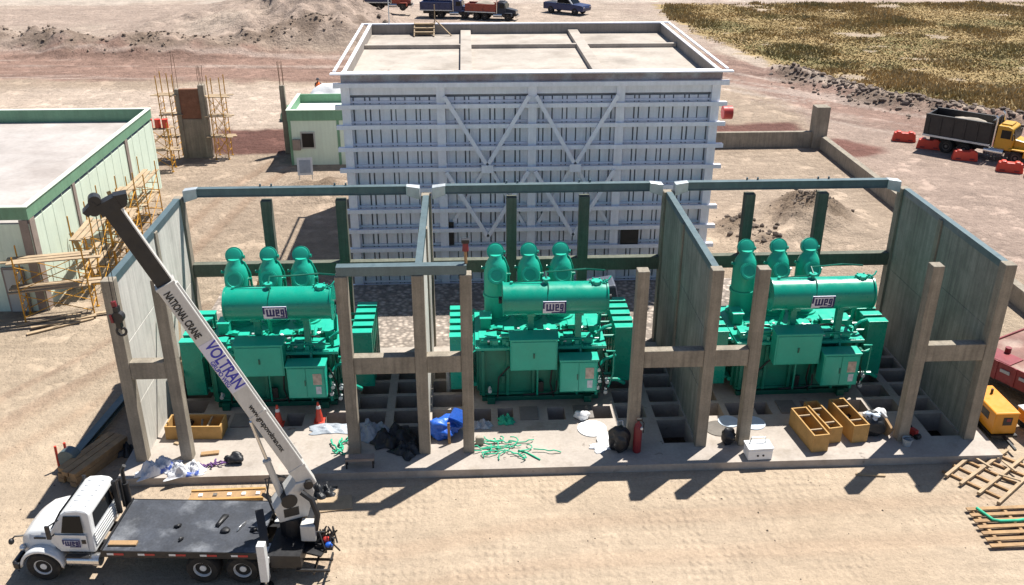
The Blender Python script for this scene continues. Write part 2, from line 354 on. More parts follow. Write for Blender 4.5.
def ground(x, y):
    h = np.full_like(x, G)
    near = sm(-y, -40, -10)
    h += (fbm(x/3.,y/3.,1)-.5)*.10 + (fbm(x/14.,y/14.,2)-.5)*.22*sm(y, 16, 40)
    # spoil ridges and heaps at the back left
    d = poly_d(x,y,[(-70,92),(-45,86),(-30,80),(-14,80),(-2,83)]); h += np.exp(-(d/3.2)**2)*(1.5+2.6*(fbm(x/2.2,y/2.2,3)-.4))*sm(-x,-6,4)
    for cx,cy,r,z in ((-6,92,6,2.0),(-13,88,5,1.6),(-3,93,4.5,2.6),(-9,102,5,2.8),(-9,104,5,2.0),(-3,84,5,1.7),(-22,96,7,1.6),(-14,112,7,2.4)):
        d = np.hypot((x-cx)*.8, y-cy); h += np.exp(-(d/r)**2)*z*(.5+1.5*fbm(x/2.5,y/2.5,4))
    # rubble bank between the road and the field
    d = poly_d(x,y,[(44,66),(49,54),(57,46),(70,40)]); h += np.exp(-(d/1.8)**2)*.9*(.3+1.4*fbm(x/1.4,y/1.4,8))
    # soil heap behind the right bay, heap by the shed
    for cx,cy,r,z in ((32.2,24.0,2.3,1.7),(30.6,21.5,1.3,.55),(34.0,20.5,2.5,.35),(27.2,22.5,1.3,.7),(28.4,19.8,1.2,.55),(2.5,31,2.2,.6),(4.2,29,1.6,.5)):
        d = np.hypot(x-cx, y-cy); h += np.exp(-(d/r)**2)*z*(.35+1.3*fbm(x/.9,y/.9,9))
    # wheel ruts: main road, and the track past the tower
    for off in (-3.2,-1.3,.6,2.4,4.1):
        d = poly_d(x,y+off,[(-90,80),(-40,74),(-5,69),(30,66)]); h -= np.exp(-(d/.45)**2)*.13
    for off in (0,1.9):
        d = poly_d(x-off,y,[(-6.5,14),(-5.2,22),(-3.8,32),(-.5,44),(1.5,56)]); h -= np.exp(-(d/.3)**2)*.12
        d = poly_d(x-off,y,[(-9,4),(-5.5,8.5),(-3.2,13)]); h -= np.exp(-(d/.3)**2)*.10
    for off in (0,1.8,4.2,6.0):
        d = poly_d(x-off*.75,y-off*.6,[(40,68),(46,52),(52,38),(60,26)]); h -= np.exp(-(d/.4)**2)*.12
    # flat under everything that stands on it
    def flat(mask, z=G): return h*(1-mask)+z*mask
    bx = lambda x0,x1,y0,y1,e: sm(x,x0-e,x0)*sm(-x,-x1-e,-x1)*sm(y,y0-e,y0)*sm(-y,-y1-e,-y1)
    h = flat(bx(-1.5,31.5,-2.2,16,1.2)); h = flat(bx(5,25,14,31,.8)); h = flat(bx(-2,7,-8,-2.2,1.0)); h = flat(bx(31,37,-1,8,1))
    h = flat(bx(-9.5,-4,11.5,36,1)); h = flat(bx(-9.5,-4.5,36,41,1)); h = flat(bx(-1.2,4,35.5,40,.8)); h = flat(bx(24,40,38.4,40.6,.4)); h = flat(bx(37.9,39,6,40,.3))
    h = flat(bx(44,56,28,44,3)); h = flat(bx(-1,33,97,113,3)*sm(x,4,7))
    pit = (x > -.1)&(x < 30.1)&(y > -.45)&(y < 8.0); h = np.where(pit, -2.3, h)
    return h
def axis(segs):
    out = []
    for a,b,st in segs: out += list(np.arange(a, b, st))
    return np.array(out+[segs[-1][1]])
def lin(c): return np.array([((v/255+.055)/1.055)**2.4 if v/255 > .04045 else v/255/12.92 for v in c])
def soil(x, y):
    S = lambda *c: np.array(c)
    near = S(.43,.348,.262); pale = S(.52,.425,.35); road = S(.31,.205,.165); red = S(.145,.075,.062); back = S(.40,.315,.245); dark = S(.19,.145,.115); far = S(.39,.31,.26)
    c = np.ones(x.shape+(3,))*near
    def lay(col, m):
        nonlocal c; m = np.clip(m,0,1)[...,None]; c = c*(1-m)+col*m
    n1 = fbm(x/6,y/6,21); n2 = fbm(x/2,y/2,22); n3 = fbm(x/18,y/18,23)
    lay(S(.395,.31,.225), sm(n1,.50,.74)*.5)
    lay(S(.57,.47,.36), sm(fbm(x/2.6,y/1.6,31),.52,.66)*sm(-np.hypot(x-8.2,(y+4.2)*1.6),-3.2,-1.6)*.8)       # spilled pale cement in front
    lay(S(.45,.368,.28), sm(n2,.50,.74)*.35)
    lay(back, sm(y,14,26)*.85)
    lay(pale, sm(y+(n1-.5)*6,44,50)*sm(-y-(n1-.5)*5,-64,-60)*sm(-x,-24,-8))                     # pale apron on the left
    lay(far, sm(y,72,84))
    lay(S(.46,.38,.315), sm(n3,.45,.6)*sm(y,80,90)*.8)
    rd = np.abs(y+(x+40)*.085-73.5)
    rmask = sm(-rd-(n2-.5)*4,-8.0,-5.2)*sm(-x,-30,-20); lay(road, rmask)
    st = fbm(x/26,(y+x*.085)/1.1,25); lay(S(.20,.13,.105), rmask*sm(st,.52,.62)*.7); lay(S(.47,.38,.33), rmask*sm(st,.38,.46)*0+rmask*sm(fbm(x/30,(y+x*.085)/1.4,27),.55,.66)*.7)
    # right-hand dirt: pinkish road sweeping past the white building
    rr = sm(x-(n1-.5)*5,38.8,41)*sm(-field_mask(x,y),1.2,3.5); lay(S(.40,.31,.26), rr*sm(y,-5,15)); 
    dr = poly_d(x,y,[(34,75),(41,66),(47,52),(56,40),(75,24)]); lay(S(.33,.225,.185), sm(-dr-(n2-.5)*3,-6,-4))
    st2 = fbm((x+y)/1.5,(x-y)/26,28); lay(S(.22,.145,.12), sm(-dr,-9,-6)*sm(st2,.54,.64)*.65); lay(S(.50,.42,.37), sm(-dr,-10,-6)*sm(st2,.36,.44)*0+sm(-dr,-10,-6)*sm(fbm((x+y)/1.7,(x-y)/22,29),.56,.66)*.6)
    lay(S(.50,.42,.35), sm(-poly_d(x,y,[(41.5,80),(44.5,65),(49.5,54),(58,46.8),(74,39)]),-1.5,-.9)*.85)
    lay(S(.42,.335,.26), sm(x,26,30)*sm(-x,-39,-37.5)*sm(y,12,16)*sm(-y,-39,-37))                # yard inside the low walls
    # red-brown tezontle fill
    lay(red, sm(-np.abs(x+4.2)-(n2-.5)*2,-4.2,-3.2)*sm(-np.abs(y-43.0)-(n2-.5)*2,-4.0,-3.0))
    lay(red*1.25, sm(-np.abs(x-33)-(n2-.5)*2,-6.5,-5)*sm(-np.abs(y-44.2)-(n2-.5)*1.6,-2.8,-1.6))
    lay(red*1.5, sm(-np.hypot((x-40.5)*.9,y-39)-(n2-.5)*2,-2.6,-1.6))
    # packed wheel tracks, darker and a little redder than the loose dirt between them
    for off in (0,1.9):
        lay(S(.33,.235,.17), sm(-poly_d(x-off,y,[(-6.5,14),(-5.2,22),(-3.8,32),(-.5,44),(1.5,56)]),-.5,-.2)*.6)
        lay(S(.33,.235,.17), sm(-poly_d(x-off,y,[(-9,2),(-5.5,8.0),(-3.0,13.5)]),-.42,-.15)*.55)
        lay(S(.36,.26,.185), sm(-poly_d(x-off,y,[(-10,-3),(-6.2,2.6),(-3.2,8)]),-.45,-.15)*.45)
        lay(S(.38,.275,.195), sm(-poly_d(x,y-off,[(-12,-7.6),(4,-7.9),(14,-5.6),(36,-4.6)]),-.5,-.2)*.35)
    # dark broken spoil
    for cx,cy,r in ((32.2,24,2.8),(27.2,22.5,1.6),(28.4,19.8,1.4),(2.5,31,2.2)): lay(S(.22,.165,.12), sm(-np.hypot(x-cx,y-cy)-(n2-.5)*2.5,-r,-r*.35)*.85)
    lay(dark*1.25, sm(n2,.36,.54)*sm(-poly_d(x,y,[(-70,92),(-45,86),(-30,80),(-14,80),(-2,83)]),-3.6,-1.2)*.95)
    for cx,cy,r in ((-3,93,4.5),(-9,102,5),(-2,84,3.5),(-14,112,6)): lay(dark, sm(n2,.38,.55)*sm(-np.hypot(x-cx,y-cy),-r,-r*.4)*.9)
    lay(dark*1.1, sm(n2,.36,.54)*sm(-poly_d(x,y,[(44.5,64.5),(48.5,54),(56.5,46),(72,38.5)]),-3.0,-1.0)*.95)
    # field soil
    fm = field_mask(x,y); lay(S(.40,.30,.15), sm(fm+(fbm(x/1.5,y/1.5,55)-.5)*4,-.6,.8)); lay(S(.20,.18,.08), sm(fm,.3,2)*sm(fbm(x/9,y/7,33),.54,.64)); lay(S(.42,.34,.26), sm(fm,.5,2)*sm(fbm(x/5,y/2.6,34),.665,.70))
    lay(S(.50,.43,.37), sm(y,117,120)*sm(n1,.2,.5))
    # beside the left firewall the earth is darker, the wall's cast shadow painted in
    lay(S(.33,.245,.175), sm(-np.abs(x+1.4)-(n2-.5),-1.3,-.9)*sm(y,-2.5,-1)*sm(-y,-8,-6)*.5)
    lay(S(.10,.085,.075), ((x > -.2)&(x < 30.2)&(y > -.5)&(y < 8.1)).astype(float))  # pit floor darkened, the shade of the pits put into the soil colour
    return c*np.array([.93,.915,.90])
def build_ground():
    xs = axis([(-900,-200,100),(-200,-80,12),(-80,-44,1.4),(-44,-14,.6),(-14,44,.3),(44,62,.5),(62,110,1.2),(110,230,12),(230,900,100)])
    ys = axis([(-300,-60,40),(-60,-12,4),(-12,12,.25),(12,48,.3),(48,120,.55),(120,160,2),(160,1500,120)])
    # grid lines exactly on the pit edge
    X,Y = np.meshgrid(xs,ys); Z = ground(X,Y); C = soil(X,Y)
    nx,ny = len(xs),len(ys)
    v = np.stack([X,Y,Z],-1).reshape(-1,3)
    i = np.arange((ny-1)*(nx-1)); r,c = i//(nx-1), i%(nx-1); a = r*nx+c
    f = np.stack([a,a+1,a+nx+1,a+nx],-1)
    me = bpy.data.meshes.new('ground'); me.vertices.add(len(v)); me.vertices.foreach_set('co', v.ravel())
    me.loops.add(f.size); me.loops.foreach_set('vertex_index', f.ravel()); me.polygons.add(len(f))
    me.polygons.foreach_set('loop_start', np.arange(0,f.size,4)); me.polygons.foreach_set('loop_total', np.full(len(f),4))
    me.update(); me.validate()
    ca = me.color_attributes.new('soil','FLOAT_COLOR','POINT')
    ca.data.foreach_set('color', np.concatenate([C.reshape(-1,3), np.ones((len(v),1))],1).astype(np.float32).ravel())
    me.polygons.foreach_set('use_smooth', np.ones(len(f),bool))
    me.materials.append(M['ground'])
    o = bpy.data.objects.new('ground', me); COL.objects.link(o); o['kind'] = 'structure'
build_ground()
def gz(x, y): return float(ground(np.array([float(x)]),np.array([float(y)]))[0])

# concrete pad with the open service pits between its beams
def build_pad():
    holes = []
    for b in range(3):
        X = 10*b
        yl = [(2.05,2.95),(3.15,4.05),(4.25,5.15),(5.35,6.25),(6.45,7.35)]
        holes += [(X+8.72,X+9.84,.3,1.83)] + [(X+8.72,X+9.84,a,c) for a,c in yl] + [(X+7.30,X+8.40,a,c) for a,c in yl]
        holes += [(X+.18,X+1.40,a,c) for a,c in yl] + [(X+1.62,X+2.45,2.05,2.95),(X+2.7,X+3.3,2.05,2.95),(X+4.62,X+5.3,2.05,2.95),(X+6.1,X+7.1,2.05,2.95)]
    xs = sorted({-.55,30.75}|{h[0] for h in holes}|{h[1] for h in holes}); ys = sorted({-1.,8.15}|{h[2] for h in holes}|{h[3] for h in holes})
    solid = {}
    for i in range(len(xs)-1):
        for j in range(len(ys)-1):
            cx,cy = (xs[i]+xs[i+1])/2,(ys[j]+ys[j+1])/2
            solid[i,j] = not any(h[0]<cx<h[1] and h[2]<cy<h[3] for h in holes)
    bm = bmesh.new(); V = {}
    def v(i,j,k):
        if (i,j,k) not in V: V[i,j,k] = bm.verts.new((xs[i],ys[j],0 if k else -.8))
        return V[i,j,k]
    for (i,j),s in solid.items():
        if not s: continue
        bm.faces.new([v(i,j,1),v(i+1,j,1),v(i+1,j+1,1),v(i,j+1,1)]); bm.faces.new([v(i,j+1,0),v(i+1,j+1,0),v(i+1,j,0),v(i,j,0)])
        for di,dj,a,b in ((-1,0,(i,j+1),(i,j)),(1,0,(i+1,j),(i+1,j+1)),(0,-1,(i,j),(i+1,j)),(0,1,(i+1,j+1),(i,j+1))):
            if not solid.get((i+di,j+dj)): bm.faces.new([v(*a,0),v(*b,0),v(*b,1),v(*a,1)])
    me = bpy.data.meshes.new('concrete_pavement'); bm.to_mesh(me); bm.free(); me.materials.append(M['slab'])
    o = bpy.data.objects.new('concrete_pavement', me); COL.objects.link(o); o['kind'] = 'structure'
build_pad()
g = MB(); g.box(-.55,30.75,8.15,14.9,-.5,-.02); o = g.build('gravel_ground', M['gravel']); o['kind'] = 'structure'
# grey cover plates over some openings of the pad's front row
for k,(x,w) in enumerate(((13.9,.7),(16.0,.75),(24.0,.7),(3.0,.8))):
    o = MB().box(x-w/2,x+w/2,2.06,2.98,.004,.05).build('cover_plate', M['dkcov'], bevel=.01)
    tag(o, ['grey cover plate under the large cabinet of the transformer before the white building','grey cover plate nearest the small white sack on the pad','grey cover plate nearest the three orange plywood crates','grey cover plate on the pad behind the two cones'][k], 'cover plate', 'cover plates over the pad openings')

# ------------------------------------------------------------------ firewalls with their portal frames
H = 7.0; DL = 2.5; DR = 1.58
M['panel_shaded'] = mat('shaded_stained_panel', (.27,.27,.23), .9, .16, .8, .2, 9, streak=.42, col2=(.18,.19,.155), c2s=.7, c2t=(.5,.75), pores=.3)  # darker panel copy: shade of the sunless faces put into colour, plus stains
def firewall(i):
    lab = ['pale concrete firewall with crane hook block hanging before it and timber props leaning on it','thin edge-on concrete firewall under the short steel tube','concrete firewall with the fire extinguisher and backpack at its side post','concrete firewall beside the orange generator and the timber lattice'][i]
    t = thing('concrete_firewall', lab, 'wall', (10*i,0,0), 0, 'concrete firewalls between the transformers')
    p = MB()
    for (y0,y1) in ((.42,4.66),(4.94,8.18)):
        zs = [(-.5,2.1),(2.12,4.45),(4.47,6.72)] if y0 < 1 else [(-.5,3.35),(3.37,6.72)]
        for z0,z1 in zs: p.box(-.10,.10,y0,y1,z0,z1)
    p.box(-.085,.085,.4,8.2,-.5,6.70)
    p.build('wall_panel', M['panel'] if i < 2 else M['panel_shaded'], t, bevel=.012)
    for (y0,y1,h,w) in ((0,.42,H,.2),(4.66,4.94,6.86,.17),(8.18,8.6,6.95,.2)):
        MB().box(-w,w,y0,y1,-.5,h).build('post', M['conc'], t, bevel=.025)
    c = MB(); c.box(-.12,.12,.44,8.16,6.72,6.76); c.box(-.12,-.10,.44,8.16,6.76,6.95); c.box(.10,.12,.44,8.16,6.76,6.95); c.box(-.12,.12,.44,8.16,6.95,6.98)
    c.build('cap_channel', M['steel'], t)
    xs = ([-DL] if i > 0 else [])+([DR] if i < 3 else [])
    for x in xs:
        MB().box(x-.2,x+.2,0,.42,-.5,H).build('post', M['conc'], t, bevel=.025)
        a,b = (x+.2,-.2) if x < 0 else (.2,x-.2)
        MB().box(a,b,.04,.40,3.32,3.97).build('cross_beam', M['conc'], t, bevel=.02)
    return t
for i in range(4): firewall(i)
o = MB().box(7.36,11.62,.03,.36,7.003,7.34).build('steel_tube', M['steel'], bevel=.02)
tag(o, 'short blue grey steel tube lying across three post tops', 'steel beam')
t = thing('marker_post', 'small upright marker with reddish body and dark cap on a post top', 'marker', (11.6,.2,7.34))
MB().cyl((0,0,0),(0,0,.45),.05,n=8).build('rod', M['wood'], t); MB().cyl((0,0,.45),(0,0,.72),.11,.09,n=12).build('lamp', M['dred'], t, True); MB().box(-.13,.13,-.1,.1,.72,.86).build('cap', M['black'], t, bevel=.02)
for b in range(3):
    t = thing('portal_frame', ['rear concrete portal behind the transformer that the crane boom crosses','rear concrete portal standing before the large white building','rear concrete portal with the dark soil heap showing through it'][b], 'concrete frame', (10*b,8.4,0), 0, 'rear concrete frames')
    for x in ((3.5,6.52) if b < 2 else (3.45,6.55)): MB().box(x-.21,x+.21,-.2,.2,-.5,6.80).build('post', M['rear'], t, bevel=.025)
    MB().box(.21,9.79,-.17,.17,3.48,4.05).build('low_beam', M['rear'], t, bevel=.02)
    t = thing('steel_beam', ['blue grey steel beam over the portal behind the crane boom transformer','blue grey steel beam crossing in front of the large white building','blue grey steel beam over the portal with the soil heap behind'][b], 'steel beam', (10*b,8.4,6.98), 0, 'rear top beams')
    c = MB(); c.box(.75,9.25,-.14,.14,0,.03); c.box(.75,9.25,-.14,.14,.33,.36); c.box(.75,9.25,-.10,.02,.03,.33)
    for x in (3.3,3.75,6.3,6.75): c.cyl((x,.1,.36),(x,.1,.46),.04,n=6)
    c.build('beam_section', M['steel'], t)
    for sx,a in ((.25,1),(9.75,-1)):
        e = MB(); e.quadbox([(sx,-.2,-.2),(sx+a*.55,-.16,-.03),(sx+a*.55,.16,-.03),(sx,.2,-.2),(sx,-.2,.30),(sx+a*.55,-.16,.37),(sx+a*.55,.16,.37),(sx,.2,.30)]); e.build('end_bracket', M['galv'], t, bevel=.02)
t = thing('timber_prop', 'longer timber prop with a foot board leaning on the pale firewall', 'timber prop', (0,0,0))
MB().bar((1.0,1.2,.05),(.17,3.4,3.9),.07,.07).build('rail', M['woodp'], t); MB().bar((1.0,1.2,0),(.9,1.0,.04),.2,.05).build('foot', M['woodp'], t)
o = MB().bar((.9,2.4,.06),(.2,5.8,3.6),.08).build('timber_prop', M['woodp']); tag(o, 'bare timber prop without foot board leaning on the pale firewall', 'timber prop')

# ------------------------------------------------------------------ transformers
def logo(parent, o, xd, yd, w, h):
    Mx = frame_mtx(o, xd, yd); r = MB()
    P = lambda a,b,c,d,z0,z1,mb: mb.quadbox([Mx @ Vector(q) for q in ((a*w,c*h,z0),(b*w,c*h,z0),(b*w,d*h,z0),(a*w,d*h,z0),(a*w,c*h,z1),(b*w,c*h,z1),(b*w,d*h,z1),(a*w,d*h,z1))])
    P(-.5,.5,-.5,.5,0,.03,r); pl = r.build('logo_plate', M['pale'], parent)
    s = MB(); z = (.032,.05)
    for a,b,c,d in ((-.5,.5,.42,.5),(.43,.5,-.42,.42),(-.12,.5,-.5,-.42),(-.5,-.43,-.1,.42),      # frame
                    (-.36,-.29,-.3,.28),(-.29,-.02,-.3,-.2),(-.225,-.155,-.2,.28),(-.09,-.02,-.2,.28),   # W
                    (.03,.09,-.3,.28),(.09,.19,.19,.28),(.13,.19,-.03,.19),(.09,.19,-.07,.01),(.09,.19,-.3,-.21),   # e
                    (.24,.30,-.16,.28),(.30,.39,.19,.28),(.33,.39,-.36,.19),(.30,.33,-.16,-.07),(.22,.33,-.36,-.28)):
        P(a,b,c,d,*z,s)
    s.build('logo_letters', M['navy'], pl); return pl
def transformer():
    t = thing('power_transformer', 'turquoise power transformer crossed by the white crane boom', 'transformer', (4.37,5,0), 0, 'turquoise power transformers')
    gm, g2, gd = M['green'], M['green2'], M['greend']
    s = MB(); s.box(-2.3,-2.0,-1.75,1.75,0,.28); s.box(1.5,1.8,-1.75,1.75,0,.28); s.box(-2.5,2.1,-1.5,-1.3,.0,.2); s.box(-2.5,2.1,1.3,1.5,0,.2); s.build('skid', gd, t, bevel=.02)
    k = MB(); k.box(-2.6,2.15,-1.5,1.5,.28,2.34)
    for x in (-2.45,-1.5,-.5,.42,1.25,2.0): k.box(x-.06,x+.06,-1.64,-1.5,.34,2.30); k.box(x-.05,x+.05,1.5,1.62,.34,2.30)
    for z in (.34,): k.box(-2.6,2.15,-1.57,-1.5,z,z+.08)
    for y in np.arange(-1.2,1.3,.6): k.box(-2.7,-2.6,y-.05,y+.05,.34,2.3); k.box(2.15,2.25,y-.05,y+.05,.34,2.3)
    k.build('tank', M['greent'], t, bevel=.012)
    c = MB(); c.box(-2.74,2.3,-1.66,1.66,2.34,2.46)
    for x in np.arange(-2.65,2.3,.2): c.cyl((x,-1.61,2.46),(x,-1.61,2.5),.025,n=6)
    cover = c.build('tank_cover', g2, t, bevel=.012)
    # fittings on the cover
    R = random.Random(3); f = MB()
    for x,y,w,d,h in ((-2.25,-1.15,.62,.5,.34),(-1.55,-1.3,.3,.4,.42),(-.75,-1.35,.42,.3,.2),(.1,-1.25,.6,.36,.16),(.85,-1.3,.3,.3,.36),(1.55,-1.2,.5,.5,.24),(1.9,-.4,.35,.6,.4),(-2.3,.2,.4,.6,.5),(-1.4,-.6,.4,.3,.3),(.2,-.55,.5,.4,.3),(1.1,-.5,.34,.4,.46)):
        f = MB(); f.box(x-w/2,x+w/2,y-d/2,y+d/2,2.46,2.46+h)
        if h > .3: f.box(x-w/2-.04,x+w/2+.04,y-d/2-.04,y+d/2+.04,2.46+h-.06,2.464+h)
        f.build('cover_fitting', g2, t, bevel=.015)
    f = MB()
    for q in range(18):
        x = R.uniform(-2.5,2.1); y = R.uniform(-1.5,-.2); h = R.uniform(.10,.36); r = R.uniform(.05,.11)
        f = MB(); f.cyl((x,y,2.46),(x,y,2.46+h),r,n=8); f.cyl((x,y,2.46+h*.55),(x,y,2.46+h*.55+.03),r*1.5,n=8)
        f.build('valve', g2, t, True)
    f = MB()
    for q in range(20):
        f = MB(); x = R.uniform(-2.3,2.0); y = R.uniform(-1.55,-.4); f.rbox((x,y,2.5+R.uniform(.02,.3)),(R.uniform(.08,.24),R.uniform(.05,.16),.05),R.uniform(0,3))
        f.build('pale_fitting', M['tarpw'] if q%2 else M['galv'], t)
    for q in range(26):
        x = R.uniform(-2.55,2.1); y = R.uniform(-1.58,-.1); h = R.uniform(.05,.30); MB().rbox((x,y,2.46+h/2),(R.uniform(.06,.26),R.uniform(.06,.22),h),R.uniform(-.2,.2)).build('terminal_box', [gm,g2,gd,M['black'],g2][q%5], t, bevel=.01)
    # pipework
    p = MB()
    p.tube([(2.05,-1.2,2.5),(2.05,-1.2,2.85),(2.25,-1.15,3.0),(2.55,-1.0,3.0)],.07); p.tube([(1.2,-1.75,.4),(1.2,-1.8,1.5),(1.3,-1.8,2.2),(1.3,-1.5,2.6)],.05)
    p.tube([(-.35,-1.75,.4),(-.35,-1.78,2.1),(-.35,-1.6,2.55)],.04); p.tube([(2.3,-1.5,.9),(2.8,-1.55,.9),(3.1,-1.5,.7)],.08); p.tube([(1.95,-1.8,.4),(1.95,-1.85,1.6),(2.25,-1.7,1.9),(2.7,-1.5,1.95)],.06)
    p.tube([(-2.5,-1.5,2.7),(-1.7,-1.5,2.75),(-1.0,-1.5,2.75),(-.4,-1.45,2.6)],.045); p.tube([(.1,-1.56,2.72),(1.0,-1.56,2.76),(2.0,-1.5,2.7)],.045)
    p.tube([(2.1,-.6,2.5),(2.15,-.6,3.4),(2.1,-.9,4.0)],.07); p.tube([(-.5,.05,2.5),(-.5,-.2,3.4),(-.4,-.7,3.85)],.08)
    p.tube([(-1.3,.55,3.0),(-.6,.62,3.2),(.1,.6,3.0)],.05); p.tube([(2.3,-1.62,2.2),(2.62,-1.62,2.2),(2.62,-1.62,1.2),(2.45,-1.62,.6)],.045)
    p.build('pipework', gm, t, True)
    p = MB()
    for x,z in ((2.0,1.55),(2.05,1.05),(1.98,.75),(2.35,1.0),(2.3,.55),(-2.2,.7)): p = MB(); p.cyl((x,-1.95,z),(x,-1.7,z),.075,n=10); p.cyl((x,-1.85,z),(x,-1.85,z+.18),.03,n=6); p.build('drain_valve', M['galv'], t, True)
    for pts in ([(-1.9,-1.7,.3),(-1.85,-1.72,1.2),(-1.5,-1.72,1.6),(-1.3,-1.75,1.8)],[(.4,-1.72,1.0),(.38,-1.8,.6),(.1,-1.75,.45),(-.9,-1.72,.4)],[(.42,-1.7,1.75),(.2,-1.78,1.5),(.15,-1.75,.9),(.3,-1.72,.3)],[(1.95,-1.9,1.9),(2.2,-1.95,1.3),(2.25,-1.8,.5)],[(-2.3,-1.2,2.95),(-1.9,-1.3,3.05),(-1.2,-1.3,2.9),(-.9,-1.45,2.55)],[(.3,-1.2,2.9),(.9,-1.3,3.0),(1.6,-1.2,2.85)]):
        MB().tube(pts,.035,6).build('control_cable', M['black'], t, True)
    MB().box(-.35,-.1,-1.72,-1.64,.5,.95).build('junction_box', M['black'], t, bevel=.02); MB().box(-1.75,-1.6,-1.70,-1.64,.9,1.25).build('junction_box', gd, t, bevel=.02)
    MB().box(2.3,2.42,-1.5,-1.2,1.2,1.9).build('junction_box', gd, t, bevel=.02)
    # radiators
    def rad(x0,x1,y0,z0,z1,n,mname='radiator'):
        for i in range(n):
            y = y0+i*.60; r = MB()
            for k in range(4): r.box(x0,x1,y+k*.085,y+k*.085+.05,z0,z1)
            r.box(x0+.1,x1-.1,y-.01,y+.34,z1-.16,z1-.06); r.box(x0+.1,x1-.1,y-.01,y+.34,z0+.06,z0+.16)
            rr = r.build(mname, gm, t, bevel=.012)
            q = MB(); q.box(x0-.01,x1+.01,y-.02,y+.35,z1+.003,z1+.05); q.build('radiator_header', g2, rr, bevel=.01)
    rad(2.75,3.52,-.85,.42,2.78,5); rad(-3.72,-2.95,-1.2,.40,2.70,5)
    for z in (2.3,.6):
        h = MB(); h.cyl((2.2,-1.0,z),(2.2,2.3,z),.08,n=10)
        for i in range(5): h.cyl((2.2,-.55+i*.6,z),(2.9,-.55+i*.6,z),.06,n=8)
        h.build('radiator_pipe', gm, t, True); h = MB(); h.cyl((-2.75,-1.2,z),(-2.75,2.0,z),.08,n=10)
        for i in range(5): h.cyl((-3.1,-1.0+i*.6,z),(-2.7,-1.0+i*.6,z),.06,n=8)
        h.build('radiator_pipe', gm, t, True)
    # conservator
    cz, cy = 4.42, -1.42; x0, x1 = -1.68, 2.26
    cv = MB(); cv.lathe((x0,cy,cz),(1,0,0),[(-.03,.01),(-.03,.3),(0,.60),(0,.66),(.05,.66),(.05,.62),(.3,.62),(x1-x0-.06,.62),(x1-x0-.06,.67),(x1-x0,.67),(x1-x0,.58),(x1-x0+.05,.3),(x1-x0+.05,.01)],40)
    con = cv.build('conservator', gm, t, True)
    q = MB(); q.cyl((x1-.42,cy-.02,cz+.58),(x1-.42,cy-.02,cz+.70),.2,n=18,caps=True)
    for a in range(6): q.cyl((x1-.42+.25*math.cos(a*1.047),cy-.02+.17*math.sin(a*1.047),cz+.56),(x1-.42+.25*math.cos(a*1.047),cy-.02+.17*math.sin(a*1.047),cz+.74),.028,n=6)
    q.build('filler_cap', g2, con, True); q = MB(); q.cyl((-.05,cy,cz+.58),(-.05,cy,cz+.82),.07,n=10); q.cyl((-.05,cy,cz+.76),(-.05,cy,cz+.82),.15,n=12); q.build('breather', g2, con, True); q = MB(); q.cyl((-1.35,cy,cz+.58),(-1.35,cy,cz+.7),.06,n=8); q.build('plug', g2, con, True); q = MB()
    q.tube([(x1-.2,cy-.1,cz+.62),(x1+.02,cy-.1,cz+.76),(x1+.12,cy,cz+.86)],.03)
    q.build('lifting_eye', g2, con, True)
    q = MB(); q.tube([(-.05,cy,cz+.74),(-.6,cy+.02,cz+.70),(-1.3,cy+.01,cz+.66)],.02,6); q.tube([(.02,cy-.15,cz+.66),(.0,cy-.42,cz+.5),(-.06,cy-.62,cz+.12),(-.08,cy-.6,cz-.25)],.02,6); q.tube([(-.05,cy,cz+.8),(-.05,cy+.3,cz+.95),(.5,cy+.9,cz+.7),(1.6,cy+1.3,cz+.6),(2.3,cy+1.0,cz+.66)],.035,6)
    q.build('cable', M['greend'], con, True)
    q = MB(); q.cyl((x0-.15,cy,cz-.05),(x0-.03,cy,cz-.05),.14,n=14); q.build('level_gauge', M['black'], con); q = MB(); q.cyl((x1+.05,cy,cz),(x1+.17,cy,cz),.10,n=12); q.build('level_gauge', M['black'], con)
    ang = .95; nrm = Vector((0,-math.sin(ang),math.cos(ang)*.0-math.cos(ang)*.25)).normalized()
    lo = Vector((.22,cy,cz)) + Vector((0,-1,-.12)).normalized()*.632
    logo(con, lo, (1,0,0), (0,-.12,1), .86, .5)
    for x in (-.62,1.2):
        q = MB(); q.box(x-.12,x+.12,cy-.12,cy+.12,2.46,3.86); q.box(x-.16,x+.16,cy-.35,cy+.35,3.82,3.95); q.box(x-.2,x+.2,cy-.25,cy+.25,2.46,2.52); q.build('conservator_support', gm, t, bevel=.012)
    # bushing turrets
    for x in (-1.86,-.53,.74):
        y = 1.12; b = MB()
        b.lathe((x,y,2.46),(0,0,1),[(0,.58),(.08,.58),(.08,.47),(.95,.47),(.95,.52),(1.05,.52),(1.05,.47),(1.95,.47),(2.05,.46),(2.3,.41),(2.46,.33),(2.58,.25),(2.72,.22)],28)
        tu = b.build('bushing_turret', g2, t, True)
        q = MB(); q.lathe((x,y+.40,5.14),(0,-1,.42),[(-.14,.01),(-.12,.14),(-.04,.25),(.06,.30),(.30,.31),(.30,.345),(.38,.345),(.38,.29),(.41,.28),(.43,.18),(.43,.01)],26); q.build('turret_head', g2, tu, True)
        q = MB(); q.lathe((x+.02,y-.24,4.36),(0,-1,.42),[(0,.30),(.24,.30),(.24,.36),(.30,.36),(.30,.32),(.33,.32),(.33,.24),(.31,.23),(.31,.01)],26)
        
        q.build('flange', g2, tu, True)
        q = MB(); q.tube([(x+.16,y+.1,5.1),(x+.34,y+.12,4.95),(x+.50,y+.15,4.5),(x+.55,y+.15,3.2),(x+.5,y+.1,2.6)],.055); q.cyl((x+.25,y+.1,5.22),(x+.40,y+.08,5.22),.07,n=10)
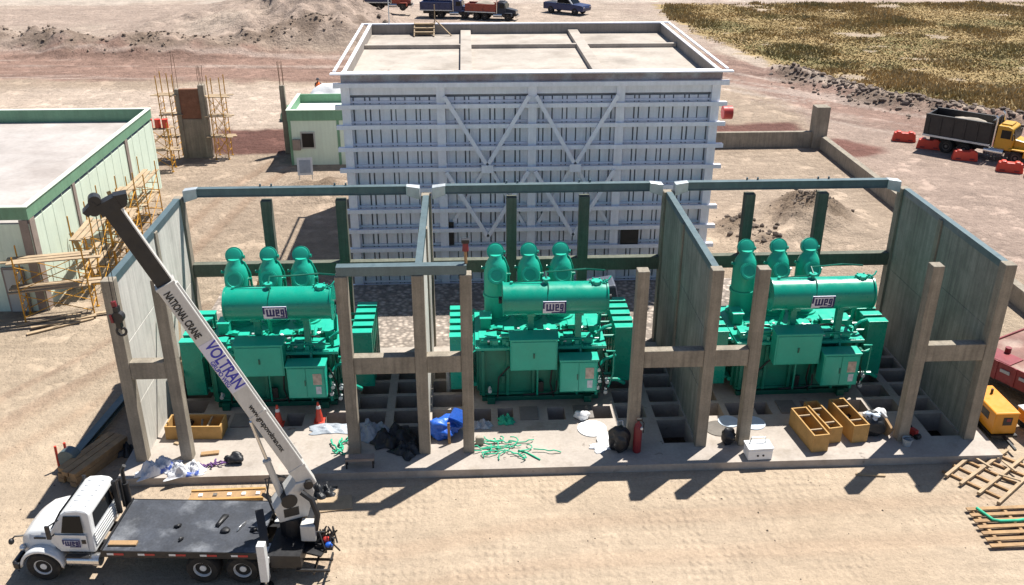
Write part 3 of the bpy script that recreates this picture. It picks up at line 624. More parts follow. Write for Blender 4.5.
        q.cyl((x-.42,y,4.6),(x-.57,y,4.63),.06,n=8); q.cyl((x+.42,y,4.3),(x+.6,y,4.3),.06,n=8)
        q.build('turret_pipe', gm, tu, True)
    # cabinets
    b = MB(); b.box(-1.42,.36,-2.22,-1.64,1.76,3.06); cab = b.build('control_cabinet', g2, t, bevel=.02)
    b = MB(); b.quadbox([(-1.46,-2.27,3.063),(.40,-2.27,3.063),(.40,-1.62,3.063),(-1.46,-1.62,3.063),(-1.46,-2.27,3.10),(.40,-2.27,3.10),(.40,-1.62,3.19),(-1.46,-1.62,3.19)]); b.build('cabinet_roof', g2, cab, bevel=.01)
    b = MB(); b.box(-1.36,.30,-2.245,-2.223,1.82,2.98); b.build('cabinet_door', g2, cab, bevel=.008)
    b = MB(); b.box(-.56,-.50,-2.275,-2.247,2.3,2.5); b.build('door_handle', gd, cab)
    b = MB(); b.box(-1.2,.1,-1.66,-1.5,1.6,1.74); b.build('cabinet_bracket', gd, cab)
    b = MB(); b.box(.46,1.88,-2.42,-1.85,.90,2.22); cab = b.build('marshalling_cabinet', g2, t, bevel=.02)
    b = MB(); b.box(.42,1.92,-2.47,-1.83,2.223,2.30); b.build('cabinet_roof', g2, cab, bevel=.01)
    b = MB(); b.box(.50,1.155,-2.445,-2.423,.94,2.18); b.box(1.175,1.84,-2.445,-2.423,.94,2.18); b.build('cabinet_door', g2, cab, bevel=.008)
    b = MB(); b.box(1.10,1.14,-2.475,-2.447,1.45,1.68); b.build('door_handle', gd, cab)
    b = MB(); b.box(1.42,1.74,-2.453,-2.447,1.48,1.95); b.build('rating_plate', M['paper'], cab)
    b = MB(); b.box(1.50,1.70,-2.453,-2.447,1.08,1.40); b.build('warning_plate', M['paperl'], cab)
    b = MB(); b.box(.6,1.8,-1.85,-1.62,1.1,1.3); b.build('cabinet_bracket', gd, cab)
    b = MB(); b.cyl((-1.25,-1.5,2.46),(-1.25,-1.5,2.72),.035,n=6); b.blob((-1.25,-1.52,2.8),.13,2,.1,3); b.build('relief_valve', M['orange'], t, True)
    return t
M['paper'] = mat('buff_rating_plate', (.50,.40,.33), .6, .25, 6, 0); M['paperl'] = mat('pale_label', (.55,.58,.62), .6, .2, 7, 0)
M['capyel'] = mat('yellow_plastic', (.75,.50,.02), .5, .05, 2, 0)
T1 = transformer()
T2 = dup_thing(T1, (14.62,5,0), 0, 'turquoise power transformer directly in front of the large white building')
T3 = dup_thing(T1, (24.72,5,0), math.radians(.6), 'turquoise power transformer with a yellow relief valve, behind the orange crates')
for o in bpy.data.objects:
    if o.parent == T3 and o.name.startswith('relief_valve'):
        o.data = o.data.copy(); o.data.materials[0] = M['capyel']
    if o.parent == T1 and o.name.startswith('relief_valve'): o.location = (1.05,-.05,0)

# ------------------------------------------------------------------ white building
def white_building():
    t = thing('industrial_building', 'large white steel framed industrial building with flat parapeted roof', 'building', (15,15.2,G))
    def B(x0,x1,y0,y1,z0,z1,mb): return mb.box(x0-15,x1-15,y0-15.2,y1-15.2,z0-G,z1-G)
    X0,X1,Y0,Y1 = 6.0,23.7,15.55,29.6; ZR,ZT = 9.88,10.45
    w = MB(); B(X0,X1,Y0+.06,Y1,G,9.5,w); w.build('inner_wall', M['wback'], t)
    # cladding: upright strips with dark slots between, none of them quite regular
    R = random.Random(5); zs = [10.03,9.83,8.95,7.99,6.92,5.88,4.87,3.80,2.76,1.76,.72,-.25]
    cl = MB(); x = X0; k = 0
    while x < X1-.05:
        wd = .40 if k%3 == 0 else (.44 if k%3 == 1 else .15); wd *= R.uniform(.9,1.1)
        B(x,min(x+wd,X1),Y0-.06,Y0-.01,G,9.3,cl); x += wd+R.uniform(.045,.075); k += 1
    B(X0,X1,Y0-.2,Y0-.15,9.45,9.82,cl); cl.build('cladding', M['wclad'], t)
    side = MB(); B(X0-.07,X0-.01,Y0,Y1,G,9.5,side); B(X1+.01,X1+.07,Y0,Y1,G,9.5,side); B(X0,X1,Y1+.01,Y1+.06,G,9.5,side); side.build('side_cladding', M['wclad'], t)
    for x in (6.12,10.52,14.82,18.98,23.5):
        c = MB(); B(x-.2,x+.2,15.24,15.5,G,10.0,c); c.build('column', M['wsteel'], t)
    for z in zs[2:]:
        gd = MB(); B(5.62,24.05,15.14,15.23,z-.08,z+.05,gd); B(5.62,24.05,15.23,15.43,z+.02,z+.05,gd); B(5.62,24.05,15.12,15.14,z-.12,z+.08,gd)
        gd.build('girt', M['wsteel'], t)
    inner = MB()
    for z in zs[2:]: B(X0,X1,15.43,15.48,z+.10,z+.20,inner)
    inner.build('inner_rail', M['wclad'], t)
    for xa,xb in ((10.7,14.64),(14.98,18.82)):
        xm = (xa+xb)/2
        for za,zb in ((9.4,6.05),(5.75,2.4)):
            for p,q in (((xa,za),(xm,zb)),((xb,za),(xm,zb))):
                d = MB(); d.bar((p[0]-15,-.135,p[1]-G),(q[0]-15,-.135,q[1]-G),.19,.07,(0,1,0)); d.build('brace', M['wsteel'], t)
        for za,zb in ((6.05,2.6),):
            for s in (xa,xb):
                d = MB(); d.bar((xm-15,.24,za-G),(s-15,.24,zb-G),.16,.07,(0,1,0)); d.build('brace', M['wsteel'], t)
        d = MB(); B(xm-.28,xm+.28,14.97,15.02,5.72,6.1,d); d.build('gusset', M['wsteel'], t)
    e = MB(); B(5.6,24.05,15.08,15.3,9.83,10.04,e); e.build('eaves_beam', M['wsteel'], t)
    b = MB(); B(5.95,23.75,15.32,15.55,10.0,10.40,b); b.build('parapet_band', M['band'], t)
    # parapets with a double white flange
    p = MB(); B(5.95,23.75,15.56,15.72,9.5,10.42,p); B(5.95,6.15,15.72,29.6,9.5,10.42,p); B(23.55,23.75,15.72,29.6,9.5,10.42,p); B(6.15,23.55,29.4,29.6,9.5,10.42,p); p.build('parapet', M['parap'], t)
    c = MB(); B(5.5,24.2,15.05,15.40,10.43,10.49,c); B(5.95,23.75,15.55,15.74,10.43,10.47,c)
    for a,b_ in ((5.55,5.68),(6.0,6.16),(23.54,23.7),(24.02,24.15)): B(a,b_,15.76,29.4,10.43,10.48,c)
    B(5.55,24.15,29.42,29.62,10.43,10.50,c); c.build('coping', M['wsteel'], t)
    r = MB(); B(5.96,23.74,15.56,29.58,9.6,ZR,r); r.build('roof_slab', M['wroof'], t)
    for q in ((6.16,23.54,24.55,24.85),): rb = MB(); B(*q,ZR,ZR+.22,rb); rb.build('roof_beam', M['wroof'], t, bevel=.02)
    for x in (11.75,18.2): rb = MB(); B(x-.3,x+.3,15.73,29.38,ZR,ZR+.24,rb); rb.build('roof_beam', M['wroof'], t, bevel=.02)
    d = MB(); B(19.32,20.22,15.2,15.26,1.76,2.72,d); d.build('wall_opening', M['black'], t)
    d = MB(); B(10.7,10.98,15.3,15.36,1.9,3.1,d); d.build('wall_opening', M['black'], t)
    d = MB(); d.cyl((24.05-15,.6,8.35-G),(24.5-15,.6,8.35-G),.32,n=18); d.build('alarm_drum', M['red'], t, True)
    return t
white_building()
t = thing('wooden_steps', 'small wooden steps over the parapet on the white building roof', 'steps', (9.3,28.85,9.885))
s = MB()
for k in range(3): s.box(-.62,.62,.30-k*.27,.56-k*.27,.60-k*.2,.65-k*.2); s.box(-.6,.6,.54-k*.27,.56-k*.27,.45-k*.2,.60-k*.2)
s.build('tread', M['woodp'], t)
for x in (-.6,.56): MB().bar((x+.02,.6,.66),(x+.02,-.45,0),.06,.16).build('stringer', M['woodp'], t)
MB().bar((.62,.58,.6),(.62,.58,1.7),.06).build('rail_post', M['woodp'], t); MB().bar((.7,.5,.8),(1.6,-.3,.04),.06).build('brace', M['woodp'], t)
o = MB().cyl((0,0,0),(0,0,1.7),.03,n=8).build('roof_pole', M['galv'], None, loc=(7.2,29.5,10.5)); tag(o,'thin grey pole standing on the rear parapet of the white building','pole')

# ------------------------------------------------------------------ green buildings
def parapet_box(t, x0,x1,y0,y1,z0,zt,roofz,front_skip=False):
    w = MB(); w.box(x0,x1,y0,y1,z0,roofz-.02); w.build('wall', M['pgreen'], t)
    # corrugated ribs of the cladding
    r = MB()
    for y in np.arange(y0+.3,y1-.1,1.2): r.box(x1+.002,x1+.012,y-.02,y+.02,z0,zt-.62)
    for x in np.arange(x0+.3,x1-.1,1.1): r.box(x-.012,x+.012,y0-.012,y0-.002,z0,zt-.62)
    for z in (z0+1.6,z0+3.1):
        if z < zt-.7: r.box(x0+.1,x1-.1,y0-.012,y0-.002,z-.012,z+.012)
    r.build('cladding_rib', M['pgreen'], t)
    p = MB(); th = .16
    p.box(x0-.05,x1+.05,y0-.05,y0+th,zt-.6,zt); p.box(x0-.05,x1+.05,y1-th,y1+.05,zt-.6,zt); p.box(x0-.05,x0+th,y0+th,y1-th,zt-.6,zt); p.box(x1-th,x1+.05,y0+th,y1-th,zt-.6,zt)
    p.box(x0+.02,x1-.02,y1-th+.02,y1-.02,roofz,zt-.6)
    p.build('parapet', M['bgreen'], t)
    f = MB(); f.box(x0-.09,x1+.09,y0-.09,y0+th+.02,zt+.002,zt+.04); f.box(x0-.09,x1+.09,y1-th-.02,y1+.09,zt+.002,zt+.04); f.box(x1-th-.02,x1+.09,y0+th+.02,y1-th-.02,zt+.002,zt+.04); f.box(x0-.09,x0+th+.02,y0+th+.02,y1-th-.02,zt+.002,zt+.04)
    f.build('parapet_flashing', M['pgreen'], t)
    MB().box(x0+.05,x1-.05,y0+.05,y1-.05,roofz-.015,roofz+.02).build('roof', M['roofl'], t)
t = thing('green_building', 'long pale green single storey building with scaffolds along its side wall', 'building', (-8.5,13.2,G))
parapet_box(t, -26,0,0,18.6,0,5.25,4.45)
for y,w in ((.12,.5),(5.2,.32),(13.4,.4)): MB().box(-.02,.06,y-w/2+.15,y+w/2+.15,0,4.63).build('pilaster', M['brownp'], t)
MB().box(-.42,-.03,-.06,-.014,0,4.63).build('pilaster', M['brownp'], t)
d = MB().box(-1.72,-.72,-.10,-.016,0,2.3).build('door_frame', M['brownp'], t); MB().box(-1.62,-.82,-.13,-.102,.05,2.2).build('door', M['door'], d); MB().box(-1.62,-.82,-.145,-.132,1.02,1.08).build('door_rail', M['brownp'], d)
MB().box(.037,.07,8.5,11.2,.9,2.4).build('window', M['glass'], t)
t = thing('green_shed', 'small pale green shed with dark green trim and one window beside the white building', 'shed', (-.7,36.4,G))
w = MB(); w.box(0,5.4,0,5,0,3.3); w.build('wall', M['pgreen'], t)
p = MB(); p.box(-.06,5.46,-.06,.12,3.2,3.92); p.box(-.06,5.46,4.9,5.06,3.2,3.92); p.box(-.06,.12,.12,4.9,3.2,3.92); p.box(5.28,5.46,.12,4.9,3.2,3.92); p.box(-.04,.14,-.03,0,0,3.2); p.box(3.32,3.5,-.03,0,0,3.2); p.box(-.03,0,0,5,0,3.2); p.build('trim', M['bgreen'], t)
f = MB(); f.box(-.1,5.5,-.1,.14,3.923,3.96); f.box(-.1,.14,.14,5.1,3.923,3.96); f.build('parapet_flashing', M['pgreen'], t)
d = MB().box(.75,1.75,-.06,-.01,1.2,2.4).build('window', M['door'], t); MB().box(.85,1.65,-.085,-.062,1.3,2.3).build('pane', M['glass'], d); MB().box(.2,.72,-.3,-.05,1.15,1.9).build('window_shutter', M['brownp'], d)
t = thing('sign_board', 'small white board on legs in front of the green shed', 'sign', (.95,32.0,gz(.95,32)), .1)
b = MB().rbox((0,0,.95),(1.0,.05,1.15),0,-.25).build('board', M['white'], t)
fb = MB(); fb.rbox((0,-.035,.95),(.72,.012,.85),0,-.25); fb.build('board_face', M['tarpg'], b)
for x in (-.42,.42): MB().bar((x,.06,0),(x,-.02,.6),.05).build('leg', M['galv'], t)
def rebars(t, pts, z0, z1, name='rebar'):
    r = MB()
    for x,y in pts: r.tube([(x,y,z0),(x+random.uniform(-.03,.03),y,(z0+z1)/2),(x+random.uniform(-.08,.08),y,z1)],.018,5)
    r.build(name, M['rebar'], t)
t = thing('concrete_column', 'lone grey concrete column with rusty rebar beside the green shed', 'column', (-1.5,39.5,G))
MB().box(-.18,.18,-.18,.18,0,5.0).build('shaft', M['conc'], t, bevel=.02); rebars(t, [(-.12,-.12),(.12,-.12),(.12,.12),(-.12,.12)], 5.0, 6.7)
t = thing('unfinished_frame', 'unfinished concrete column with brick infill and rebar between two scaffolds', 'building', (-7.9,38.6,G))
MB().box(.75,1.15,-.3,.3,0,5.3).build('column', M['conc'], t, bevel=.02); MB().box(-.95,-.65,-.2,.2,0,5.0).build('column', M['conc'], t, bevel=.02)
MB().box(-.65,.75,-.14,.14,2.9,5.0).build('brick_panel', M['brick'], t); MB().box(-.65,.75,-.12,.16,0,2.85).build('concrete_panel', M['conc'], t)
rebars(t, [(.85,-.2),(1.05,-.2),(1.05,.2),(.85,.2)], 5.3, 6.6); rebars(t, [(-.9,-.1),(-.72,.1)], 5.0, 7.4)

# ------------------------------------------------------------------ scaffolds
def scaffold(label, loc, rz, L=2.4, W=1.1, levels=(1.5,3.0), top=3.9, seed=0, braces=True):
    R = random.Random(seed); t = thing('scaffold', label, 'scaffold', loc, rz, 'yellow scaffolds along the green building')
    for y in (0,W):
        for x in (0,L):
            f = MB(); h = top+R.uniform(-.25,.25); lean = R.uniform(-.05,.05)
            f.cyl((x,y,0),(x+lean,y,h),.035,n=6); f.cyl((x,y,0),(x,y,.05),.09,n=8); f.build('upright', M['yellow'], t)
    for z in levels:
        for x in (0,L):
            f = MB(); f.cyl((x,0,z-.08),(x,W,z-.08),.028,n=6); f.cyl((x,0,z-.6),(x,W,z-.6),.024,n=6); f.cyl((x,0,z-1.05),(x,W,z-1.05),.024,n=6); f.cyl((x,W*.33,z-1.05),(x,W*.33,z-.08),.016,n=5); f.build('ledger', M['yellow'], t)
    if braces:
        for a,b in zip((.2,)+levels[:-1],levels):
            for y in (0,W):
                f = MB(); f.cyl((0,y,a+.1),(L,y,b-.1),.02,n=6); f.cyl((L,y,a+.1),(0,y,b-.1),.02,n=6); f.build('brace', M['yellow'], t)
    for z in levels:
        for k in range(3):
            y = .18+k*.34; MB().rbox((L/2+R.uniform(-.25,.25),y,z),(L+R.uniform(.5,1.1),.26,.05),R.uniform(-.03,.03)).build('plank', M['woodp'], t)
    return t
scaffold('yellow scaffold at the near corner of the green building, planks on two levels', (-9.0,11.85,G), .22, 3.0, 1.1, (1.55,2.95), 3.5, 1)
scaffold('second yellow scaffold from the near corner, behind the crane boom head', (-6.6,15.2,G), PI/2+.04, 2.4, 1.0, (1.5,3.0), 3.9, 2)
scaffold('yellow scaffold in the middle of the green building side wall', (-6.8,19.6,G), PI/2-.03, 2.5, 1.0, (1.6,3.1), 4.1, 3)
scaffold('yellow scaffold nearest the dark window of the green building', (-6.9,24.2,G), PI/2+.03, 2.5, 1.0, (1.4,2.6), 3.4, 4)
scaffold('yellow scaffold at the far corner carrying red cans', (-10.2,35.0,G), .1, 1.5, 1.1, (1.5,3.0), 3.3, 5)
scaffold('tall yellow scaffold between the brick column and the red brown fill', (-6.4,38.0,G), 0, .9, 1.1, (1.6,3.1,4.5), 5.9, 6)
scaffold('tall narrow scaffold between the red cans and the brick column', (-9.9,38.2,G), 0, .8, 1.0, (1.6,3.2,4.6), 6.1, 7, False)
for k,(x,z) in enumerate(((-9.9,2.74),(-9.35,2.74),(-8.85,2.74))):
    o = MB(); o.cyl((0,0,0),(0,0,.55),.2,.19,n=14); o.cyl((0,0,.55),(0,0,.6),.21,n=14)
    o = o.build('red_can', M['orred'], None, True, loc=(x,35.5,z)); tag(o, ['leftmost red can on the far scaffold deck','middle red can on the far scaffold deck','right red can on the far scaffold deck'][k], 'can', 'red cans on the scaffold')
scaffold('short yellow scaffold standing closest to the pale firewall', (-5.6,17.6,G), PI/2+.1, 2.0, 1.0, (1.5,2.8), 3.5, 8)
for k,(y,h) in enumerate(((16.3,2.6),(21.9,2.9),(22.3,2.4))):
    o = MB().bar((-7.3,y,G+.02),(-8.30,y+.5,G+h),.24,.05,(0,1,0)).build('leaning_board', M['wood']); tag(o, ['brown board leaning on the green building near its front corner','taller brown board leaning on the green building between two scaffolds','shorter brown board leaning on the green building between two scaffolds'][k], 'board', 'boards leaning on the green building')
R = random.Random(11)
for k in range(7):
    x = -7.6+R.uniform(0,3.0); y = 13.0+k*.35 if k < 4 else 20+k*1.3; L = R.uniform(2.0,3.6)
    o = MB().rbox((0,0,.04),(L,.2,.06)).build('plank', M['woodp'], None, loc=(x-1.0,y-1.6 if k < 4 else y,G+.02+.07*(k%2)), rot=(0,0,R.uniform(.2,.6) if k < 4 else R.uniform(1.1,1.8)))
    tag(o, ['loose plank nearest the green building door','loose plank second from the green building door, under the near scaffold','loose plank crossing others under the near scaffold','loose plank farthest out on the dirt before the near scaffold','short loose plank beside the middle scaffold','loose plank between the middle scaffold and the dark window scaffold','loose plank beside the scaffold under the dark window'][k], 'plank', 'loose planks under the scaffolds')

# tarpaulin covered pile, worker
b = MB(); b.blob((0,0,.2),(3.4,2.0,1.95),4,.16,4,flat=-.2); o = b.build('covered_pile', M['tarpw'], None, 'all', loc=(.5,50.8,G)); tag(o, 'white tarpaulin covered pile behind the green shed', 'covered pile')
b = MB(); b.blob((0,0,.1),(1.2,.9,1.0),3,.15,6,flat=-.1); o = b.build('green_bundle', M['bgreen'], None, 'all', loc=(-2.7,49.3,G)); tag(o, 'dark green bundle at the left end of the white tarpaulin pile', 'bundle')
def person(label, loc, rz):
    t = thing('person', label, 'person', loc, rz)
    J = {'pel':(0,0,.92),'ch':(0,.01,1.22),'nk':(0,0,1.45),'hd':(0,-.02,1.58),'hd2':(0,-.02,1.7),'sl':(-.19,0,1.38),'el':(-.27,.02,1.12),'wl':(-.24,-.12,.9),'hl':(-.24,-.17,.82),'sr':(.19,0,1.38),'er':(.27,.02,1.12),'wr':(.22,-.16,.95),'hr':(.2,-.22,.9),
         'tl':(-.1,0,.86),'kl':(-.12,-.02,.48),'al':(-.12,.02,.09),'fl':(-.13,-.14,.05),'tr':(.1,0,.86),'kr':(.12,-.03,.48),'ar':(.13,.02,.09),'fr':(.14,-.14,.05)}
    Rr = {'pel':.15,'ch':.17,'nk':.065,'hd':.1,'hd2':.08,'sl':.085,'el':.05,'wl':.04,'hl':.045,'sr':.085,'er':.05,'wr':.04,'hr':.045,'tl':.11,'kl':.075,'al':.055,'fl':.045,'tr':.11,'kr':.075,'ar':.055,'fr':.045}
    E = [('pel','ch'),('ch','nk'),('nk','hd'),('hd','hd2'),('ch','sl'),('sl','el'),('el','wl'),('wl','hl'),('ch','sr'),('sr','er'),('er','wr'),('wr','hr'),('pel','tl'),('tl','kl'),('kl','al'),('al','fl'),('pel','tr'),('tr','kr'),('kr','ar'),('ar','fr')]
    ks = list(J); me = bpy.data.meshes.new('body'); me.from_pydata([J[k] for k in ks], [(ks.index(a),ks.index(b)) for a,b in E], [])
    o = bpy.data.objects.new('body', me); COL.objects.link(o); o.parent = t; me.materials.append(M['darkcl'])
    s = o.modifiers.new('skin','SKIN'); s.use_smooth_shade = True; o.modifiers.new('sub','SUBSURF').render_levels = 2
    for i,k in enumerate(ks): me.skin_vertices[0].data[i].radius = (Rr[k],Rr[k]*.85); me.skin_vertices[0].data[i].use_root = (k == 'pel')
    MB().tube([(0,.01,.95),(0,.01,1.1),(0,.01,1.28),(0,0,1.43)],[.19,.20,.215,.12],14).build('vest', M['hiviz'], t, 'all')
    MB().blob((0,-.03,1.6),(.095,.105,.12),2,0).build('face', M['skin'], t, 'all')
    h = MB(); h.lathe((0,-.02,1.66),(0,0,1),[(0,.16),(.015,.16),(.02,.13),(.08,.12),(.13,.07),(.145,.01)],16); h.build('helmet', M['darkcl'], t, True)
person('worker in an orange vest and dark helmet standing behind the white tarpaulin pile', (-1.25,54.3,gz(-1.25,54.3)+.55), .4)
b = MB(); b.blob((0,0,0),(1.3,1.3,.58),3,.1,8); o = b.build('dirt_mound', M['load'], None, 'all', loc=(-1.25,54.3,gz(-1.25,54.3)-.0)); tag(o,'low dirt mound under the worker behind the tarpaulin pile','mound')

# ------------------------------------------------------------------ low walls on the right
t = thing('low_wall', 'low concrete wall with a square pillar behind the white building', 'wall', (0,39.5,G))
MB().box(24.2,37.7,-.18,.18,0,1.2).build('wall_run', M['conc'], t, bevel=.02); MB().box(37.7,38.75,-.45,.55,0,3.1).build('pillar', M['conc'], t, bevel=.04)
o = MB().box(-.22,.22,5.0,38.9,0,.95).build('low_wall', M['conc'], None, bevel=.02, loc=(38.45,0,G)); tag(o, 'long low concrete wall running towards the camera beside the right firewall', 'wall')

# ------------------------------------------------------------------ vehicles
def wheel(parent, x, y, z, r, w, side, rimm):
    tb = MB(); s = side
    tb.lathe((x,y-s*w,z),(0,s,0),[(0,r*.55),(0,r*.9),(w*.15,r),(w*.85,r),(w,r*.9),(w,r*.56),(w*.8,r*.54)],28)
    tw = tb.build('wheel', M['rubber'], parent, True)
    rb = MB(); rb.lathe((x,y-s*w*.9,z),(0,s,0),[(0,.01),(0,r*.55),(w*.82,r*.57),(w*.84,r*.5),(w*.5,r*.42),(w*.45,r*.22),(w*.75,r*.2),(w*.78,.01)],24)
    for a in range(8): rb.cyl((x+r*.33*math.cos(a*.785),y-s*w*.42,z+r*.33*math.sin(a*.785)),(x+r*.33*math.cos(a*.785),y-s*w*.36,z+r*.33*math.sin(a*.785)),.03,n=6)
    rb.build('rim', rimm, tw, True)

def crane_truck():
    rz = math.radians(176); t = thing('crane_truck', 'white flatbed truck with raised white crane boom, parked in front', 'truck', (4.3,-4.8,G), rz)
    W = M['white']
    for y in (1.2,-1.2):
        s = 1 if y > 0 else -1
        wheel(t, 5.38, y, .5, .5, .3, s, M['white']); wheel(t, .6, y, .5, .5, .5, s, M['white']); wheel(t, -.6, y, .5, .5, .5, s, M['white'])
    c = MB(); c.box(-1.9,5.9,-.5,-.35,.62,.9); c.box(-1.9,5.9,.35,.5,.62,.9); c.box(-1.0,-.8,-.5,.5,.6,.9); c.box(5.3,5.5,-1.0,1.0,.42,.56); c.box(.5,.7,-1.0,1.0,.42,.56); c.box(-.7,-.5,-1.0,1.0,.42,.56); c.build('chassis', M['black'], t)
    # cab: windscreen leaning back, roof crowned
    prof = [(3.76,.95),(4.82,.95),(5.08,1.30),(5.04,1.62),(4.66,2.24),(4.50,2.35),(4.15,2.39),(3.90,2.35),(3.82,2.24)]
    def halfw(z): return 1.02 if z < 1.7 else 1.02-.22*(z-1.7)
    cb = MB(); n = len(prof); o = len(cb.v)
    for s in (-1,1):
        for x,z in prof: cb.v.append((x,s*halfw(z),z))
    for k in range(n): k2 = (k+1)%n; cb.f.append((o+k,o+k2,o+n+k2,o+n+k))
    cb.f.append(tuple(o+k for k in range(n))); cb.f.append(tuple(o+n+k for k in range(n)))
    cab = cb.build('cab', W, t, bevel=.06)
    rr = MB()
    for k in range(6): y = -.62+k*.25; rr.bar((3.95,y,2.365),(4.44,y,2.365),.05,.05)
    rr.build('roof_rib', W, cab)
    for s in (1,-1):
        dz = lambda z: s*(halfw(z)+.012)
        d = MB(); d.quadbox([(3.95,s*1.025,1.02),(4.78,s*1.025,1.02),(4.92,s*1.025,1.6),(3.95,s*1.025,1.6),(3.95,s*1.04,1.02),(4.78,s*1.04,1.02),(4.92,s*1.04,1.6),(3.95,s*1.04,1.6)]); door = d.build('door', W, cab, bevel=.01)
        g = MB(); a,b = halfw(1.68)+.006,halfw(2.18)+.006
        g.quadbox([(4.0,s*a,1.68),(4.66,s*a,1.68),(4.56,s*b,2.20),(4.06,s*b,2.20),(4.0,s*(a+.015),1.68),(4.66,s*(a+.015),1.68),(4.56,s*(b+.015),2.20),(4.06,s*(b+.015),2.20)]); g.build('side_window', M['glass'], cab)
        f = MB(); f.box(3.98,4.10,s*1.042-.012,s*1.042+.012,1.30,1.44); f.build('door_handle', M['black'], door)
        m = MB(); m.box(4.86,4.98,s*1.24-.03,s*1.24+.03,1.62,2.08); m.bar((4.9,s*1.0,1.6),(4.92,s*1.25,1.64),.03); m.bar((4.75,s*.92,2.05),(4.9,s*1.25,2.06),.03); m.build('mirror', M['black'], cab)
        if s > 0: pass
    g = MB(); g.quadbox([(5.03,-.9,1.68),(5.03,.9,1.68),(4.69,.80,2.26),(4.69,-.80,2.26),(5.05,-.9,1.69),(5.05,.9,1.69),(4.71,.80,2.27),(4.71,-.80,2.27)]); g.build('windscreen', M['glass'], cab)
    g = MB(); g.quadbox([(3.79,-.72,1.68),(3.79,.72,1.68),(3.815,.66,2.14),(3.815,-.66,2.14),(3.77,-.72,1.68),(3.77,.72,1.68),(3.795,.66,2.14),(3.795,-.66,2.14)]); g.build('rear_window', M['glass'], cab)
    g = MB()
    for k in range(5): z = 1.08+k*.1; g.box(3.735,3.76,-.9,.9,z+.08,z+.12)
    g.build('rear_rib', W, cab)
    # bonnet: sloping, rounded nose
    hb = MB(); st = [(5.0,.94,1.70,.86),(5.35,.91,1.66,.80),(5.75,.87,1.56,.7),(6.02,.81,1.38,.6),(6.10,.75,1.15,.56)]; n = 12; o = len(hb.v)
    for x,w,zt,zc in st:
        for k in range(n+1):
            u = -1+2*k/n; a = abs(u); hb.v.append((x, math.copysign(w*min(1,a*1.15),u) if a > 1e-6 else 0, zt-(.16*a**2.5+.62*max(0,a-.87)/.13*.9)))
    for i in range(len(st)-1):
        for k in range(n): a = o+i*(n+1)+k; hb.f.append((a,a+1,a+n+2,a+n+1))
    hb.f.append(tuple(o+(len(st)-1)*(n+1)+k for k in range(n+1))); hood = hb.build('bonnet', W, t, 'all')
    for s in (1,-1):
        fb = MB(); prevs = None
        for k in range(13):
            a = PI*(.02+.96*k/12); fb.v += [(5.38+.66*math.cos(a), s*.70, .52+.62*math.sin(a)), (5.38+.66*math.cos(a), s*1.2, .52+.62*math.sin(a)), (5.38+.66*math.cos(a), s*1.22, .46+.60*math.sin(a)),(5.38+.58*math.cos(a), s*1.2, .50+.54*math.sin(a))]
        for k in range(12):
            for q in range(3): fb.f.append((k*4+q,k*4+q+1,k*4+q+5,k*4+q+4))
        fd = fb.build('mudguard', W, hood, 'all'); sd = fd.modifiers.new('thick','SOLIDIFY'); sd.thickness = .03
        v = MB(); v.box(5.25,5.6,s*.905-.01,s*.905+.01,1.34,1.40); v.build('vent', M['black'], hood)
        l = MB(); l.blob((6.04,s*.86,.98),(.10,.13,.10),2,0); l.build('headlight', M['chrome'], hood, 'all')
    gr = MB(); gr.box(6.08,6.15,-.55,.55,.70,1.16)
    gr.build('grille', M['chrome'], hood)
    bp = MB(); bp.box(6.18,6.30,-1.15,1.15,.42,.66); bp.bar((6.24,1.15,.54),(6.05,1.2,.56),.1,.2); bp.bar((6.24,-1.15,.54),(6.05,-1.2,.56),.1,.2); bp.build('bumper', M['black'], t, bevel=.02)
    mm = MB(); mm.tube([(5.9,.9,1.45),(6.1,1.0,1.5),(6.2,1.04,1.4)],.025); mm.blob((6.2,1.06,1.36),(.08,.1,.1),2,0); mm.build('hood_mirror', M['black'], t, True)
    # tanks, steps, stacks
    s = MB(); s.cyl((3.65,1.02,.72),(4.6,1.02,.72),.2,n=18); s.build('fuel_tank', M['chrome'], t, True)
    s = MB(); s.box(3.9,4.6,1.08,1.25,.92,.96); s.build('step', M['black'], t)
    for y in (-.98,): 
        e = MB(); e.cyl((3.58,y-.08,.9),(3.58,y-.08,1.95),.12,n=14); e.tube([(3.58,y-.08,1.95),(3.58,y-.08,2.45),(3.48,y-.08,2.6)],.065,10); e.build('exhaust_stack', M['black'], t, True)
    e = MB(); e.bar((3.64,-.55,1.2),(3.64,-.55,2.4),.14,.10); e.bar((3.62,-.86,1.2),(3.62,-.86,2.3),.07); e.bar((3.62,-.86,2.25),(3.62,-.55,2.34),.06); e.build('headache_rack', M['black'], t)
    # flatbed
    d = MB(); d.box(-1.1,3.46,-1.2,1.2,1.12,1.2); bed = d.build('deck', M['deck'], t, bevel=.01)
    d = MB(); d.box(-1.1,3.46,1.2,1.235,.98,1.205); d.box(-1.1,3.46,-1.235,-1.2,.98,1.205); d.box(3.46,3.51,-1.235,1.235,.98,1.25); d.build('side_rail', M['black'], bed)
    for k in range(5):
        x = -.85+k*.92
        r_ = MB(); r_.box(x,x+.3,1.237,1.242,1.06,1.13); r_.build('reflector', M['red'], bed); r_ = MB(); r_.box(x+.3,x+.5,1.237,1.242,1.06,1.13); r_.build('reflector', M['white'], bed)
    d = MB()
    for x in np.arange(-1.0,3.4,.5): d.box(x,x+.08,-1.15,1.15,.98,1.12)
    d.build('cross_member', M['black'], bed)
    # ---- crane (built in world axes, moved into the truck's frame)
    Wm = (Matrix.Translation((4.3,-4.8,G)) @ Matrix.Rotation(rz,4,'Z')).inverted(); TF = lambda p: Wm @ Vector(p)
